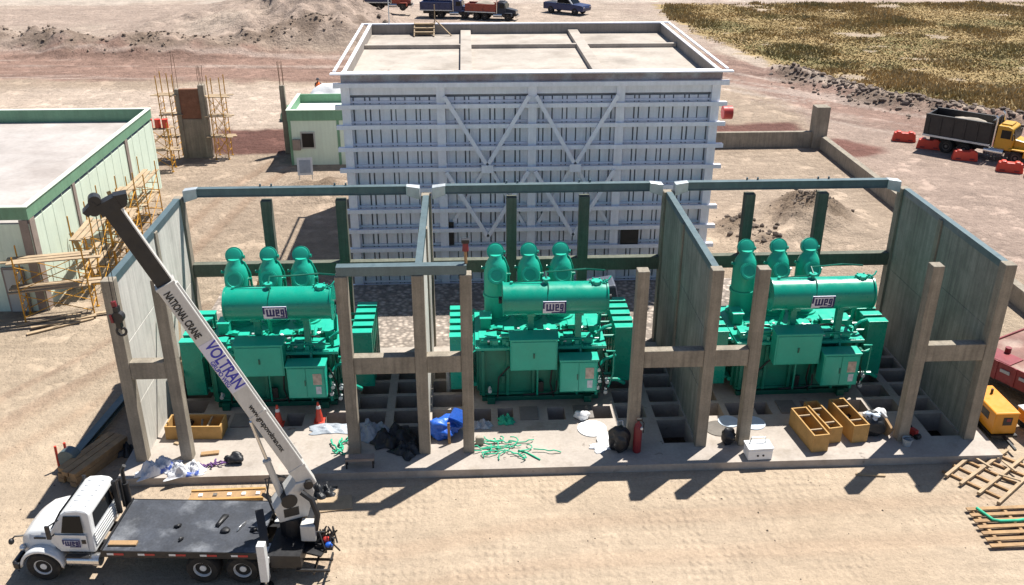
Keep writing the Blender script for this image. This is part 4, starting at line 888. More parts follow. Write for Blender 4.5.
    P = Vector((6.62,-4.72,2.62)); Q = Vector((2.96,-6.1,11.78)); J = P+(Q-P)*.745; d = (Q-P).normalized()
    nrm = d.cross(Vector((0,0,1))).normalized(); up = nrm.cross(d).normalized()
    if nrm.y > 0: nrm = -nrm
    if up.z < 0: up = -up
    def sec(a,b,w,h,mb): return mb.bar(TF(P+d*a),TF(P+d*b),w,h,Wm.to_3x3() @ up)
    Lb = (Q-P).length; j = Lb*.745
    m = MB(); sec(-.35,j,.40,.49,m); boom = m.build('boom', M['boom'], t, bevel=.03)
    m = MB(); sec(j-.02,j+.05,.42,.52,m); sec(2.7,2.78,.42,.52,m); sec(.4,.5,.43,.52,m); m.bar(TF(P+d*.6+up*.27),TF(P+d*(j-.1)+up*.27),.14,.05,Wm.to_3x3() @ up); m.build('boom_band', M['boom'], boom)
    m = MB(); sec(j,Lb-.1,.28,.40,m); ext = m.build('boom_extension', M['black'], boom, bevel=.02)
    m = MB(); sec(j+.1,Lb-.3,.32,.05,m) if False else m.bar(TF(P+d*(j+.1)+up*.215),TF(P+d*(Lb-.25)+up*.215),.30,.03,Wm.to_3x3() @ up); m.build('extension_top', M['boom'], ext)
    m = MB(); sec(Lb-.22,Lb+.1,.36,.5,m)
    hp = Q+d*.05
    for a,b in ((.30,-.20),(-.05,-.32),(-.30,.30)):
        c0 = hp+d*a*.5+up*b; m.cyl(TF(c0-nrm*.16),TF(c0+nrm*.16),.15,n=16)
    m.bar(TF(hp-up*.2+d*.1),TF(hp-up*.55-d*.02),.34,.16); m.bar(TF(hp+up*.2),TF(hp+up*.5-d*.1),.34,.16)
    m.build('boom_head', M['black'], ext)
    hk = Q+Vector((-.27,0,-.25))
    zb = 8.9
    m = MB(); m.cyl(TF(hk+Vector((-.05,0,0))),TF((hk.x-.05,hk.y,zb)),.010,n=5); m.cyl(TF(hk+Vector((.05,0,0))),TF((hk.x+.05,hk.y,zb)),.010,n=5); m.build('hoist_cable', M['black'], t)
    m = MB(); m.cyl(TF((hk.x,hk.y-.09,zb-.2)),TF((hk.x,hk.y+.09,zb-.2)),.16,n=18); m.bar(TF((hk.x,hk.y,zb+.1)),TF((hk.x,hk.y,zb-.5)),.12,.16); hb_ = m.build('hook_block', M['black'], t)
    m = MB(); m.bar(TF((hk.x-.03,hk.y,zb+.08)),TF((hk.x-.05,hk.y,zb+.24)),.10,.10); m.bar(TF((hk.x-.15,hk.y-.1,zb-.08)),TF((hk.x-.12,hk.y-.1,zb-.32)),.06,.04); m.build('hook_guard', M['dred'], hb_)
    m = MB(); m.tube([TF((hk.x+.02+.12*math.sin(a),hk.y,zb-.66-.12*math.cos(a)+.05)) for a in np.linspace(2.6,-2.2,12)],.035,8); m.bar(TF((hk.x,hk.y,zb-.45)),TF((hk.x+.05,hk.y,zb-.56)),.06); m.build('hook', M['black'], hb_, True)
    # lettering down the boom's side, reading from the tip towards the pivot
    face = lambda a,u: TF(P+d*a+nrm*.206+up*u)
    R3 = Wm.to_3x3()
    text('NATIONAL CRANE', .265, M['black'], boom, frame_mtx(face(6.5,-.08), R3@(-d), R3@up), bold=.008, sx=.68)
    text('VOLTRAN', .45, M['navyl'], boom, frame_mtx(face(4.62,.05), R3@(-d), R3@up), bold=.010, sx=.80)
    text('GRUPO WEG', .16, M['navyl'], boom, frame_mtx(face(4.45,-.175), R3@(-d), R3@up), bold=.004)
    text('www.grupovoltran.mx', .205, M['black'], boom, frame_mtx(face(2.2,-.02), R3@(-d), R3@up), bold=.005)
    m = MB(); m.bar(TF(P+d*5.5+nrm*.202),TF(P+d*3.75+nrm*.202),.46,.006,R3@nrm); m.build('letter_panel', M['pale2'], boom)
    # lift ram, turret, pedestal
    a = P+d*2.55-up*.30; b_ = Vector((6.0,-4.85,1.75)); mid = a+(b_-a)*.45
    m = MB(); m.cyl(TF(a),TF(mid),.05,n=10); m.build('ram_rod', M['chrome'], t, True); m = MB(); m.cyl(TF(mid),TF(b_),.10,n=14); m.cyl(TF(mid-(b_-a).normalized()*-.02),TF(mid+(b_-a).normalized()*.1),.125,n=14); m.build('ram_barrel', M['boom'], t, True)
    m = MB(); m.prism([(-.5,-.55),(.35,-.55),(.62,.30),(.5,.72),(.1,.72),(-.62,-.05)],-.34,.34); tur = m.build('turret', M['boom'], t, bevel=.03, loc=TF((6.25,-4.76,1.85)), rot=(0,0,-rz+.35))
    m = MB(); m.box(-.35,.1,-.35,-.344,-.40,-.1); m.build('turret_opening', M['black'], tur)
    m = MB(); m.cyl((-.15,.36,.15),(-.15,-.36,.15),.24,n=16); m.cyl((.45,-.42,.6),(.45,.42,.6),.14,n=14); m.build('winch_drum', M['black'], tur, True)
    m = MB(); m.cyl(TF((6.2,-4.8,.35)),TF((6.2,-4.8,1.32)),.42,n=20); m.box(-2.35,-1.35,-1.1,1.1,.55,1.0); m.build('pedestal', M['black'], t)
    # operator's platform with seat, levers and hoses behind the crane
    m = MB(); m.bar(TF((6.5,-5.2,.55)),TF((7.3,-5.5,.55)),.9,.06); m.box(-2.95,-2.2,.3,.36,.5,1.3); m.box(-3.2,-2.2,.62,.68,.48,.54); m.box(-3.2,-2.2,1.1,1.16,.48,.54)
    for x in (-3.15,-2.75): m.box(x,x+.05,.3,1.2,.4,.5)
    m.build('platform', M['black'], t)
    m = MB(); m.box(-2.7,-2.25,.10,.5,1.05,1.62); st_ = m.build('control_box', M['boom'], t, bevel=.03)
    R = random.Random(9); m = MB()
    for k in range(12):
        x = -2.75-R.uniform(0,.45); y = .2+R.uniform(0,.55); z = .95+R.uniform(0,.2)
        m.tube([(x,y,z),(x+R.uniform(-.2,.2),y+R.uniform(-.2,.2),z+.25),(x+R.uniform(-.3,.3),y+R.uniform(-.2,.2),z-.1)],.025,6)
    for k in range(7): m.cyl((-3.1+k*.08,.25,.95),(-3.1+k*.08,.22,1.25),.012,n=5); m.blob((-3.1+k*.08,.22,1.27),.03,1,0)
    m.box(-3.2,-2.7,.25,.6,.82,.98); m.build('lever', M['black'], st_, True)
    m = MB(); m.blob((-3.0,.45,1.1),(.12,.1,.1),2,.2); m.build('red_rag', M['red'], st_, 'all'); m = MB(); m.blob((-3.1,.58,1.02),(.14,.1,.08),2,.2); m.build('blue_rag', M['blue'], st_, 'all')
    m = MB(); m.tube([TF((6.6,-5.1,2.3)),TF((6.9,-5.2,2.1)),TF((7.05,-5.3,1.6)),TF((6.95,-5.35,1.1))],.09,8); m.tube([TF((6.1,-4.4,2.3)),TF((5.6,-4.5,2.6)),TF((5.5,-4.8,2.0)),TF((5.7,-5.0,1.4))],.03,6); m.tube([TF((6.0,-4.4,2.4)),TF((5.4,-4.4,2.3)),TF((5.6,-4.9,1.7))],.025,6); m.build('hose', M['black'], t, True)
    # outriggers, one each side, with feet down
    for s in (1,-1):
        m = MB(); m.box(-1.42,-1.18,s*1.30-.13,s*1.30+.13,.28,1.62); m.box(-1.43,-1.17,s*.6-.1 if s>0 else -1.15,s*1.15 if s>0 else -.5,.75,.98); og = m.build('outrigger', M['white'], t, bevel=.02)
        m = MB(); m.cyl((-1.3,s*1.30,.04),(-1.3,s*1.30,.3),.07,n=12); m.build('outrigger_leg', M['chrome'], og, True); m = MB(); m.cyl((-1.3,s*1.30,.0),(-1.3,s*1.30,.05),.22,n=18); m.build('outrigger_foot', M['black'], og)
        m = MB(); m.bar((-1.3,s*.95,1.2),(-1.05,s*.35,2.1),.24,.1); m.build('outrigger_arm', M['black'], t)
    logo(cab, (4.4,1.046,1.33), (-1,0,0), (0,0,1), .52, .26)
    return t
M['navyl'] = mat('blue_lettering', (.03,.035,.38), .5, .05, 3, 0); M['pale2'] = mat('lilac_decal', (.58,.57,.66), .5, .04, 2, 0)
crane_truck()
Tz = G+1.2
def on_deck(x, y, z=1.202):                       # deck coordinates -> world
    v = Matrix.Translation((4.3,-4.8,G)) @ Matrix.Rotation(math.radians(176),4,'Z') @ Vector((x,y,z)); return v
o = MB().box(-.42,.42,-.1,.1,0,.07).build('timber_block', M['wood'], None, bevel=.01, loc=on_deck(2.95,.92), rot=(0,0,-.05)); tag(o, 'short timber block on the near front corner of the truck deck', 'timber')
for k,(x,y,l,w,m_,a,lab) in enumerate(((.35,-.2,.75,.2,'black',1.3,'long black strap lying on the truck deck'),(.1,.25,.28,.26,'black',.3,'small black coil on the truck deck'),(-.35,.05,.06,.5,'chrome',-.4,'pale steel bar on the truck deck'),(1.6,.1,.22,.14,'black',.5,'black scrap on the truck deck nearest the cab'),(1.3,.7,.2,.1,'black',1.0,'black scrap near the side of the truck deck'),(-.75,.2,.25,.2,'black',0,'black shackle by the crane base on the deck'))):
    b = MB(); b.blob((0,0,.04),(l/2,w/2,.06),2,.25,k,flat=-.04); o = b.build('deck_item', M[m_], None, 'all', loc=on_deck(x,y), rot=(0,0,a)); tag(o, lab, 'gear')
    o.name = ['strap','coil','steel_bar','scrap','scrap','shackle'][k]

M['orred2'] = mat('faded_red_paint', (.30,.06,.035), .6, .2, 1.5, .03, 8, col2=(.12,.03,.025), c2s=1.5, c2t=(.5,.7))
def dump_truck(name, label, cat, loc, rz, cabm, bedm, L=1.0, load=True, group=None, wheels=True):
    t = thing(name, label, cat, loc, rz, group); s = L
    for y in (1.15,-1.15):
        sd = 1 if y > 0 else -1
        for x in (0,1.25,4.75): wheel(t, x, y, .5, .5, .34 if x > 2 else .5, sd, M['greyd'])
    c = MB(); c.box(-1.4,6.0,-.5,.5,.6,.95); c.box(4.0,4.6,-1.1,1.1,.5,.9); c.build('chassis', M['black'], t)
    b = MB(); zb,zt = 1.15,(2.75 if wheels else 2.3)
    b.box(-1.7,2.9,-1.2,1.2,zb,zb+.1); b.box(-1.7,2.9,-1.24,-1.14,zb,zt); b.box(-1.7,2.9,1.14,1.24,zb,zt); b.box(2.8,2.92,-1.14,1.14,zb,zt+.2); b.box(-1.75,-1.65,-1.2,1.2,zb,zt-.1)
    b.box(-1.75,2.95,-1.3,-1.24,zt-.16,zt); b.box(-1.75,2.95,1.24,1.3,zt-.16,zt)
    bed = b.build('dump_bed', bedm, t, bevel=.02)
    for x in np.arange(-1.5,2.9,.85):
        for sd in (1,-1): r = MB(); r.box(x,x+.1,min(sd*1.24,sd*1.3),max(sd*1.24,sd*1.3),zb,zt-.16); r.build('bed_rib', bedm, bed)
    r = MB(); r.box(-1.75,2.95,1.245,1.33,zb-.06,zb+.08); r.build('bed_rail', M['galv'], bed); r = MB(); r.box(-1.75,2.95,-1.33,-1.245,zb-.06,zb+.08); r.build('bed_rail', M['galv'], bed)
    if load:
        l = MB(); l.blob((1.0,0,zb+.75),(1.8,1.13,.70),3,.14,5,flat=-.5); l.build('sand_load', M['load'], bed, 'all')
    k = MB(); prof = [(3.15,.9),(4.35,.9),(4.4,1.7),(4.2,2.5),(3.9,2.62),(3.2,2.62)]
    k.prism(prof,-1.02,1.02); cab = k.build('cab', cabm, t, bevel=.05)
    for sd in (1,-1):
        MB().quadbox if False else None
        w = MB(); w.box(3.5,4.15,sd*1.025-.008,sd*1.025+.008,1.75,2.35); w.build('side_window', M['glass'], cab)
        q = MB(); q.cyl((3.05,sd*.95,1.0),(3.05,sd*.95,2.9),.09,n=12); q.tube([(3.05,sd*.95,2.85),(3.05,sd*.95,3.1),(2.9,sd*.95,3.25)],.07,8); q.build('exhaust_stack', M['chrome'], t, True)
        q = MB(); q.cyl((2.6,sd*1.0,.75),(3.9,sd*1.0,.75),.28,n=16); q.build('fuel_tank', M['chrome'] if sd < 0 else cabm, t, True)
        q = MB(); q.box(4.2,5.35,sd*.9-.28,sd*.9+.28,1.02,1.12); q.box(5.2,5.4,sd*.9-.28,sd*.9+.28,.6,1.05); q.build('mudguard', cabm, t, bevel=.04)
        q = MB(); q.box(4.3,4.36,sd*1.2-.1,sd*1.2+.1,1.75,2.2); q.bar((4.3,sd*1.0,1.8),(4.33,sd*1.2,1.8),.04); q.build('mirror', M['black'], t)
    w = MB(); w.quadbox([(4.42,-.9,1.75),(4.42,.9,1.75),(4.25,.85,2.42),(4.25,-.85,2.42),(4.44,-.9,1.76),(4.44,.9,1.76),(4.27,.85,2.43),(4.27,-.85,2.43)]); w.build('windscreen', M['glass'], cab)
    h = MB(); h.quadbox([(4.35,-.75,.95),(5.85,-.62,.95),(5.85,.62,.95),(4.35,.75,.95),(4.35,-.72,1.75),(5.75,-.55,1.5),(5.75,.55,1.5),(4.35,.72,1.75)]); h.build('bonnet', cabm, t, bevel=.08)
    g = MB(); g.box(5.86,5.92,-.5,.5,.75,1.45); g.box(5.9,6.05,-1.1,1.1,.45,.72); g.build('bumper', M['chrome'], t)
    r = MB(); r.cyl((3.5,-.5,2.62),(3.5,-.5,2.8),.09,n=8) if False else r.box(3.3,4.0,-.6,.6,2.62,2.72); r.build('sun_visor', cabm, t, bevel=.03)
    return t
dump_truck('dump_truck', 'yellow dump truck with black bed of pale sand behind red barriers', 'truck', (47.9,38.2,gz(48,38)), math.radians(-43), M['yeltruck'], M['black'])
dump_truck('dump_truck', 'dark blue dump truck with empty bed, far behind the white building', 'truck', (7.4,105.0,G), math.radians(-9), M['bluep'], M['bluep'], 1, False, 'far dump trucks', False).scale = (.95,.95,.95)
dump_truck('dump_truck', 'dump truck with loaded red bed, far behind the white building', 'truck', (13.6,103.4,G), math.radians(-17), M['darkcl'], M['orred2'], 1, True, 'far dump trucks', False).scale = (.92,.92,.92)
dump_truck('dump_truck', 'dump truck with red cab and blue bed, farthest behind the white building', 'truck', (-1.2,107.2,gz(-1.2,107.2)-.1), math.radians(-6), M['orred2'], M['bluep'], 1, False, 'far dump trucks', False).scale = (.95,.95,.95)
def pickup(loc, rz):
    t = thing('pickup_truck', 'dark blue pickup with white roof alone on the far dirt', 'car', loc, rz)
    for x in (-1.5,1.55):
        for s in (1,-1): wheel(t, x, s*.92, .38, .38, .24, s, M['greyd'])
    b = MB(); b.prism([(-2.5,.42),(2.5,.42),(2.6,.75),(2.5,1.02),(1.2,1.12),(-2.5,1.12)],-.9,.9); body = b.build('body', M['bluep'], t, bevel=.06)
    b = MB(); b.prism([(-.9,1.1),(1.25,1.1),(.65,1.72),(-.7,1.74)],-.8,.8); b.build('cab', M['white'], body, bevel=.06)
    b = MB(); b.prism([(-.75,1.16),(1.0,1.16),(.6,1.62),(-.65,1.62)],-.815,.815); b.build('side_window', M['glass'], body)
    b = MB(); b.quadbox([(1.2,-.7,1.16),(1.2,.7,1.16),(.72,.66,1.66),(.72,-.66,1.66),(1.25,-.7,1.17),(1.25,.7,1.17),(.77,.66,1.67),(.77,-.66,1.67)]); b.build('windscreen', M['glass'], body)
    b = MB(); b.box(-2.4,-1.0,-.75,.75,1.125,1.14); b.build('load_bed', M['black'], body)
    for s in (1,-1): MB().box(2.5,2.58,s*.65-.15,s*.65+.15,.74,.9).build('headlight', M['chrome'], body)
pickup((26.2,108.0,G), math.radians(-38))
for o in bpy.data.objects:
    if o.name == 'pickup_truck': o.scale = (1.3,1.3,1.3)
M['rdeck'] = mat('dusty_red_deck', (.22,.12,.10), .9, .2, 1.2, .1, 8, col2=(.33,.24,.2), c2s=.9, c2t=(.45,.6))
def barrier(loc, rz, label):
    t = thing('water_barrier', label, 'barrier', loc, rz, 'orange red water barriers by the yellow truck')
    b = MB(); b.prism([(-.86,0),(.86,0),(.86,.14),(.76,.7),(.62,.7),(.58,.8),(.3,.8),(.26,.7),(-.26,.7),(-.3,.8),(-.58,.8),(-.62,.7),(-.76,.7),(-.86,.14)],-.26,.26); b.build('shell', M['orred'], t, bevel=.05)
    b = MB(); b.box(-.62,-.3,-.275,.275,.12,.22); b.build('fork_slot', M['dred'], t); b = MB(); b.box(.3,.62,-.275,.275,.12,.22); b.build('fork_slot', M['dred'], t)
for k,(x,y,a,lab) in enumerate(((45.5,40.7,-.35,'bright orange red water barrier standing clear behind the yellow truck'),(46.5,38.6,-.45,'second orange red barrier, behind the yellow truck rear wheels'),(47.75,35.6,-.30,'third orange red barrier, lying in the truck shadow before its cab'),(49.5,32.7,-.45,'fourth orange red barrier, before the truck front wheel'),(50.7,31.2,-.5,'orange red barrier nearest the front bumper of the yellow truck'))):
    barrier((x,y,gz(x,y)-.02), a, lab)

# generator trailer and red machinery at the right edge
t = thing('generator', 'orange enclosed generator with small dark window on a trailer frame', 'generator', (31.42,1.25,G))
b = MB(); b.box(-.45,.45,-1.0,1.0,.34,1.2); body = b.build('enclosure', M['oryel'], t, bevel=.03)
b = MB(); b.quadbox([(-.48,-1.03,1.203),(.48,-1.03,1.203),(.48,1.03,1.203),(-.48,1.03,1.203),(-.44,-.98,1.25),(.44,-.98,1.25),(.44,.98,1.25),(-.44,.98,1.25)]); b.build('lid', M['oryel'], body, bevel=.015)
b = MB(); b.box(-.12,.22,-1.012,-1.002,.72,1.05); b.build('control_window', M['black'], body); b = MB(); b.box(-.3,.36,-1.016,-1.003,.42,1.15); 
b = MB(); b.box(.0,.16,-1.02,-1.013,.88,1.0); b.build('label_plate', M['dred'], body)
b = MB(); b.box(-.462,-.452,-.6,-.1,.75,1.05); b.build('louvre', M['black'], body); b = MB(); b.box(-.462,-.452,.2,.7,.75,1.05); b.build('louvre', M['black'], body)
b = MB(); b.cyl((.1,.4,1.2),(.1,.4,1.45),.05,n=8); b.build('exhaust_stack', M['black'], t, True)
b = MB(); b.box(-.5,.5,-1.1,1.1,.24,.33); b.bar((0,-1.1,.28),(0,-1.9,.24),.08); b.build('trailer_frame', M['black'], t)
for s in (1,-1): wheel(t, 0, s*0, .0, .01, .01, s, M['white']) if False else None
for s in (1,-1):
    w = MB(); w.cyl((s*.5,.1,.27),(s*.66,.1,.27),.27,n=20); tw = w.build('wheel', M['rubber'], t, True); w = MB(); w.cyl((s*.64,.1,.27),(s*.675,.1,.27),.14,n=14); w.build('rim', M['white'], tw, True)
t = thing('red_trailer', 'dark red steel trailer with pale deck behind the orange generator', 'trailer', (34.2,3.7,G), math.radians(28))
b = MB(); b.box(-1.2,2.6,-2.0,1.8,1.3,1.42); b.build('deck', M['rdeck'], t)
b = MB(); b.box(-1.24,2.6,-2.06,-2.0,.7,1.5); b.box(-1.24,-1.2,-2.0,1.8,.7,1.5); b.box(-1.24,2.6,1.8,1.86,.7,1.5)
for k in range(5): b.box(-1.27,-1.24,-1.8+k*.8,-1.68+k*.8,.7,1.5); b.box(-1.0+k*.75,-.9+k*.75,-2.1,-2.06,.7,1.5)
b.build('side_panel', M['dred'], t)
for k in range(4): b = MB(); b.box(-.75+k*.75,-.35+k*.75,-2.105,-2.062,.95,1.15); b.build('panel_mark', M['tarpg'], t); b = MB(); b.box(-1.285,-1.242,-1.55+k*.8,-1.15+k*.8,1.12,1.25); b.build('panel_mark', M['tarpg'], t)
b = MB(); b.cyl((-.6,-.9,1.42),(-.6,-.9,1.85),.22,n=16); b.cyl((-.2,.9,1.47),(-.2,.9,1.7),.12,n=12); b.build('filler_neck', M['dred'], t, True)
b = MB(); b.tube([(-1.1,-1.9,1.5),(-1.1,-1.9,1.95),(2.4,-1.9,1.95),(2.4,-1.9,1.5)],.035,6); b.build('guard_rail', M['dred'], t, True)
b = MB(); b.box(-1.1,-.2,.2,1.4,1.421,1.47); b.build('hatch', M['dred'], t)
b = MB(); b.box(-1.0,2.4,-1.8,1.6,.45,.7); b.build('chassis', M['black'], t)
for k,(x,y) in enumerate(((-.6,-1.95),(.7,-1.95),(-.6,1.75),(.7,1.75))): wheel(t, x, y, .42, .42, .3, 1 if y > 0 else -1, M['load'])
t = thing('tool_trailer', 'small orange and white tool trailer beside the orange generator', 'trailer', (33.2,.55,G), .15)
b = MB(); b.box(-.75,.9,-.6,.7,.5,.95); b.build('box_body', M['oryel'], t, bevel=.03); b = MB(); b.box(-.78,.93,-.63,.73,.953,1.02); b.build('lid', M['white'], t, bevel=.02)
for s in (1,-1): wheel(t, -.3, s*.78, .3, .3, .2, s, M['load'])
t = thing('hose_coil', 'white coiled hose on the dirt behind the orange generator', 'hose', (32.0,3.3,G))
b = MB(); b.tube([(.45*math.cos(a)*(1-.02*a),.45*math.sin(a)*(1-.02*a),.06+.03*a) for a in np.linspace(0,18,80)],.05,8); b.build('coil', M['tarpw'], t, True)

# ------------------------------------------------------------------ loose items on and around the pad
def drape(w, d, h, seed, folds=8, flat=.0):     # crumpled sheet or bundle as a closed mesh
    b = MB(); R = random.Random(seed); nx,ny = 26,20; ph = [R.uniform(0,6.28) for _ in range(10)]; o = len(b.v)
    for top in (1,0):
        for j in range(ny+1):
            for i in range(nx+1):
                u,v = i/nx*2-1,j/ny*2-1; r = min(1,(abs(u)**2.6+abs(v)**2.6)**(1/2.6)) 
                edge = 1+.10*math.sin(5*math.atan2(v,u)+ph[0])+.07*math.sin(9*math.atan2(v,u)+ph[1])
                x,y = u*w/2*edge,v*d/2*edge
                n = .5+.22*math.sin(folds*u+2.2*v+ph[2])+.18*math.sin(folds*.8*v-3*u+ph[3])+.14*math.sin(folds*1.9*(u+v)+ph[4])+.10*math.sin(folds*2.7*(u-v)+ph[5])
                z = (h*max(.05,n)*(1-r**3)+.012) if top else 0
                b.v.append((x,y,z+flat))
    N = (nx+1)*(ny+1)
    for j in range(ny):
        for i in range(nx):
            a = o+j*(nx+1)+i; b.f.append((a,a+1,a+nx+2,a+nx+1)); a += N; b.f.append((a,a+nx+1,a+nx+2,a+1))
    ring = [i for i in range(nx+1)]+[j*(nx+1)+nx for j in range(1,ny+1)]+[ny*(nx+1)+i for i in range(nx-1,-1,-1)]+[j*(nx+1) for j in range(ny-1,0,-1)]
    for a,c in zip(ring,ring[1:]+ring[:1]): b.f.append((o+a,o+N+a,o+N+c,o+c))
    return b
def cone(x, y, lab):
    t = thing('traffic_cone', lab, 'traffic cone', (x,y,.004), 0, 'traffic cones before the left transformer')
    b = MB(); b.box(-.2,.2,-.2,.2,0,.04); b.build('base', M['orred'], t, bevel=.01); b = MB(); b.cyl((0,0,.04),(0,0,.85),.16,.035,n=18); b.build('cone_body', M['orred'], t, True)
    b = MB(); b.cyl((0,0,.58),(0,0,.70),.09,.072,n=18); b.build('reflective_band', M['white'], t, True)
cone(4.42,2.2,'red traffic cone nearer the crane boom'); cone(5.92,2.35,'red traffic cone under the small transformer cabinet')
def open_crate(label, loc, rz, L, W_, Hh, m, group=None, stuff=None):
    t = thing('open_crate', label, 'crate', loc, rz, group); w = .06
    b = MB(); b.box(-L/2,L/2,-W_/2,-W_/2+w,0,Hh); b.build('side_board', M[m], t, bevel=.008); b = MB(); b.box(-L/2,L/2,W_/2-w,W_/2,0,Hh); b.build('side_board', M[m], t, bevel=.008)
    b = MB(); b.box(-L/2,-L/2+w,-W_/2+w,W_/2-w,0,Hh); b.build('end_board', M[m], t, bevel=.008); b = MB(); b.box(L/2-w,L/2,-W_/2+w,W_/2-w,0,Hh); b.build('end_board', M[m], t, bevel=.008)
    b = MB(); b.box(-L/2+w,L/2-w,-W_/2+w,W_/2-w,.02,.07); b.build('floor_board', M[m], t)
    if stuff is not None:
        R = random.Random(stuff); b = MB()
        for k in range(6): b = MB(); b.rbox((R.uniform(-L*.36,L*.36),R.uniform(-W_*.25,W_*.25),.1+R.uniform(0,Hh*.55)),(R.uniform(.12,.5),R.uniform(.06,.2),.08),R.uniform(0,3),R.uniform(-.3,.3)); b.build('packing_piece', M[['greyd','wood','black'][k%3]], t)
    for s in (-.25,.25): b = MB(); b.box(L*s-.03,L*s+.03,-W_/2+w,W_/2-w,Hh-.12,Hh-.05); b.build('crossbar', M['woodp'], t)
    return t
open_crate('long orange plywood crate farthest from the crumpled black bag', (24.1,.42,.005), math.radians(97), 1.9, .62, .72, 'crate', 'orange plywood crates', 1)
open_crate('narrow orange plywood crate set between two longer ones', (24.78,.95,.005), math.radians(99), 1.9, .55, .66, 'crate', 'orange plywood crates', 2)
open_crate('long orange plywood crate touching the crumpled black bag', (25.75,.95,.005), math.radians(98), 1.9, .62, .74, 'crate', 'orange plywood crates', 3)
open_crate('long yellow plywood crate full of parts behind a firewall post', (1.5,1.75,.005), math.radians(-2), 2.05, .85, .55, 'crate', None, 4)
b = MB(); b.box(1.05,1.3,-.16,.16,.3,.75) if False else None
t = thing('tarp_roll', 'crumpled blue tarpaulin bundle with a wooden stake between two posts', 'tarpaulin', (10.75,1.35,0))
b = MB(); b.blob((-.1,-.1,.30),(.60,.48,.38),4,.30,2,flat=-.30); b.build('bundle', M['blue'], t, 'all'); b = MB(); b.lathe((.42,-.15,.5),(.25,.35,.35),[(0,.34),(.02,.40),(.45,.38),(.45,.30),(.1,.28),(.05,.01)],20); b.build('rolled_end', M['blue'], t, True)
MB().bar((.12,-.72,.0),(.10,-.66,.85),.10,.06).build('stake', M['wood'], t)
b = drape(1.6,1.1,.6,3); o = b.build('plastic_sheet', M['tarpg'], None, 'all', loc=(7.95,1.35,.01), rot=(0,0,-.15)); tag(o,'crumpled grey plastic sheet on the pad left of the thin wall','plastic sheet')
b = drape(1.5,1.2,.5,5); o = b.build('black_tarpaulin', M['tarpk'], None, 'all', loc=(8.75,1.05,.03), rot=(0,0,.3)); tag(o,'crumpled black tarpaulin beside the grey sheet','tarpaulin')
b = drape(.9,1.0,.38,8); o = b.build('black_tarpaulin', M['tarpk'], None, 'all', loc=(9.35,.25,.02), rot=(0,0,.9)); tag(o,'small black tarpaulin heap against the thin wall post','tarpaulin')
t = thing('trestle', 'small steel trestle with brown top near the pad edge', 'trestle', (7.75,-.62,.0), .03)
b = MB(); b.box(-.5,.5,-.16,.16,.30,.40); b.build('top_board', M['brownp'], t)
for x in (-.46,.46):
    for y in (-.13,.13): b = MB(); b.bar((x,y,0),(x,y,.3),.05); b.build('leg', M['black'], t)
def strapheap(label, loc, m, w, n, r, seed, name='strap_heap', spread=.6, cat='straps'):
    R = random.Random(seed); b = MB()
    for k in range(n):
        x,y = R.gauss(0,w*.22),R.gauss(0,w*.14*spread*1.6); a = R.uniform(0,6.28); pts = []
        for q in range(9): a += R.uniform(-.8,.8); x += .13*w*math.cos(a)*.6; y += .13*w*math.sin(a)*.6*spread; pts.append((x,y,.03+R.uniform(0,.10)))
        b.tube(pts, r, 6)
    o = b.build(name, m, None, 'all', loc=loc); tag(o, label, cat); return o
strapheap('tangle of green lifting straps on the pad before the middle transformer', (12.9,.15,.01), M['strap'], 1.7, 20, .022, 2)
b = MB(); b.tube([(0,0,.03),(.3,-.15,.03),(.55,-.42,.04),(.75,-.62,.03)],.03,6); o = b.build('strap_end', M['strap'], None, 'all', loc=(13.35,.05,.0)); tag(o,'single green strap trailing towards the pad edge','strap')
strapheap('green strap hanging in a heap at the foot of a post by the cones', (6.85,.55,.01), M['strap'], .9, 6, .035, 5, spread=1.2)
strapheap('purple rope heap on the pad near the white sacks', (2.55,-.45,.01), M['purple'], .7, 9, .03, 7, 'rope_heap', .6, 'rope')
b = MB(); b.blob((0,0,.16),(.28,.2,.2),3,.25,4,flat=-.15); b.blob((-.3,.1,.1),(.16,.14,.13),2,.2,6,flat=-.1); o = b.build('black_bag', M['tarpk'], None, 'all', loc=(3.35,-.2,.01)); tag(o,'small black bag on the pad right of the purple rope','bag')
for k,(x,y,w,d,h,rz,lab) in enumerate(((.75,-.55,1.5,.6,.55,.5,'white and blue plastic sacks heaped at the pad corner'),(1.75,-.75,1.3,.55,.5,.25,'flattened white and blue sacks at the foot of the second post'))):
    o = drape(w,d,h,20+k).build('plastic_sack', M['sack'], None, 'all', loc=(x,y,.01), rot=(0,0,rz)); tag(o,lab,'sacks','plastic sacks on the pad corner')
o = MB().rbox((0,0,.04),(.62,.2,.07)).build('wood_block', M['wood'], None, bevel=.01, loc=(2.3,.35,.01), rot=(0,0,.15)); tag(o,'short pine board on the pad by the second post','board')
t = thing('fire_extinguisher', 'dark red fire extinguisher standing against a post by the backpack', 'fire extinguisher', (17.62,-.18,.002))
b = MB(); b.lathe((0,0,0),(0,0,1),[(0,.13),(.05,.15),(1.0,.15),(1.15,.11),(1.22,.05),(1.3,.04)],20); b.build('cylinder_body', M['dred'], t, True); b = MB(); b.box(-.06,.14,-.03,.03,1.3,1.38); b.tube([(.1,0,1.32),(.2,0,1.2),(.19,0,.8)],.02,6); b.build('valve_head', M['black'], t); b = MB(); b.cyl((.1,-.06,1.05),(.1,-.15,1.05),.05,n=10); b.build('gauge', M['white'], t)
t = thing('backpack', 'black backpack on the pad left of the fire extinguisher', 'backpack', (17.0,-.05,.004))
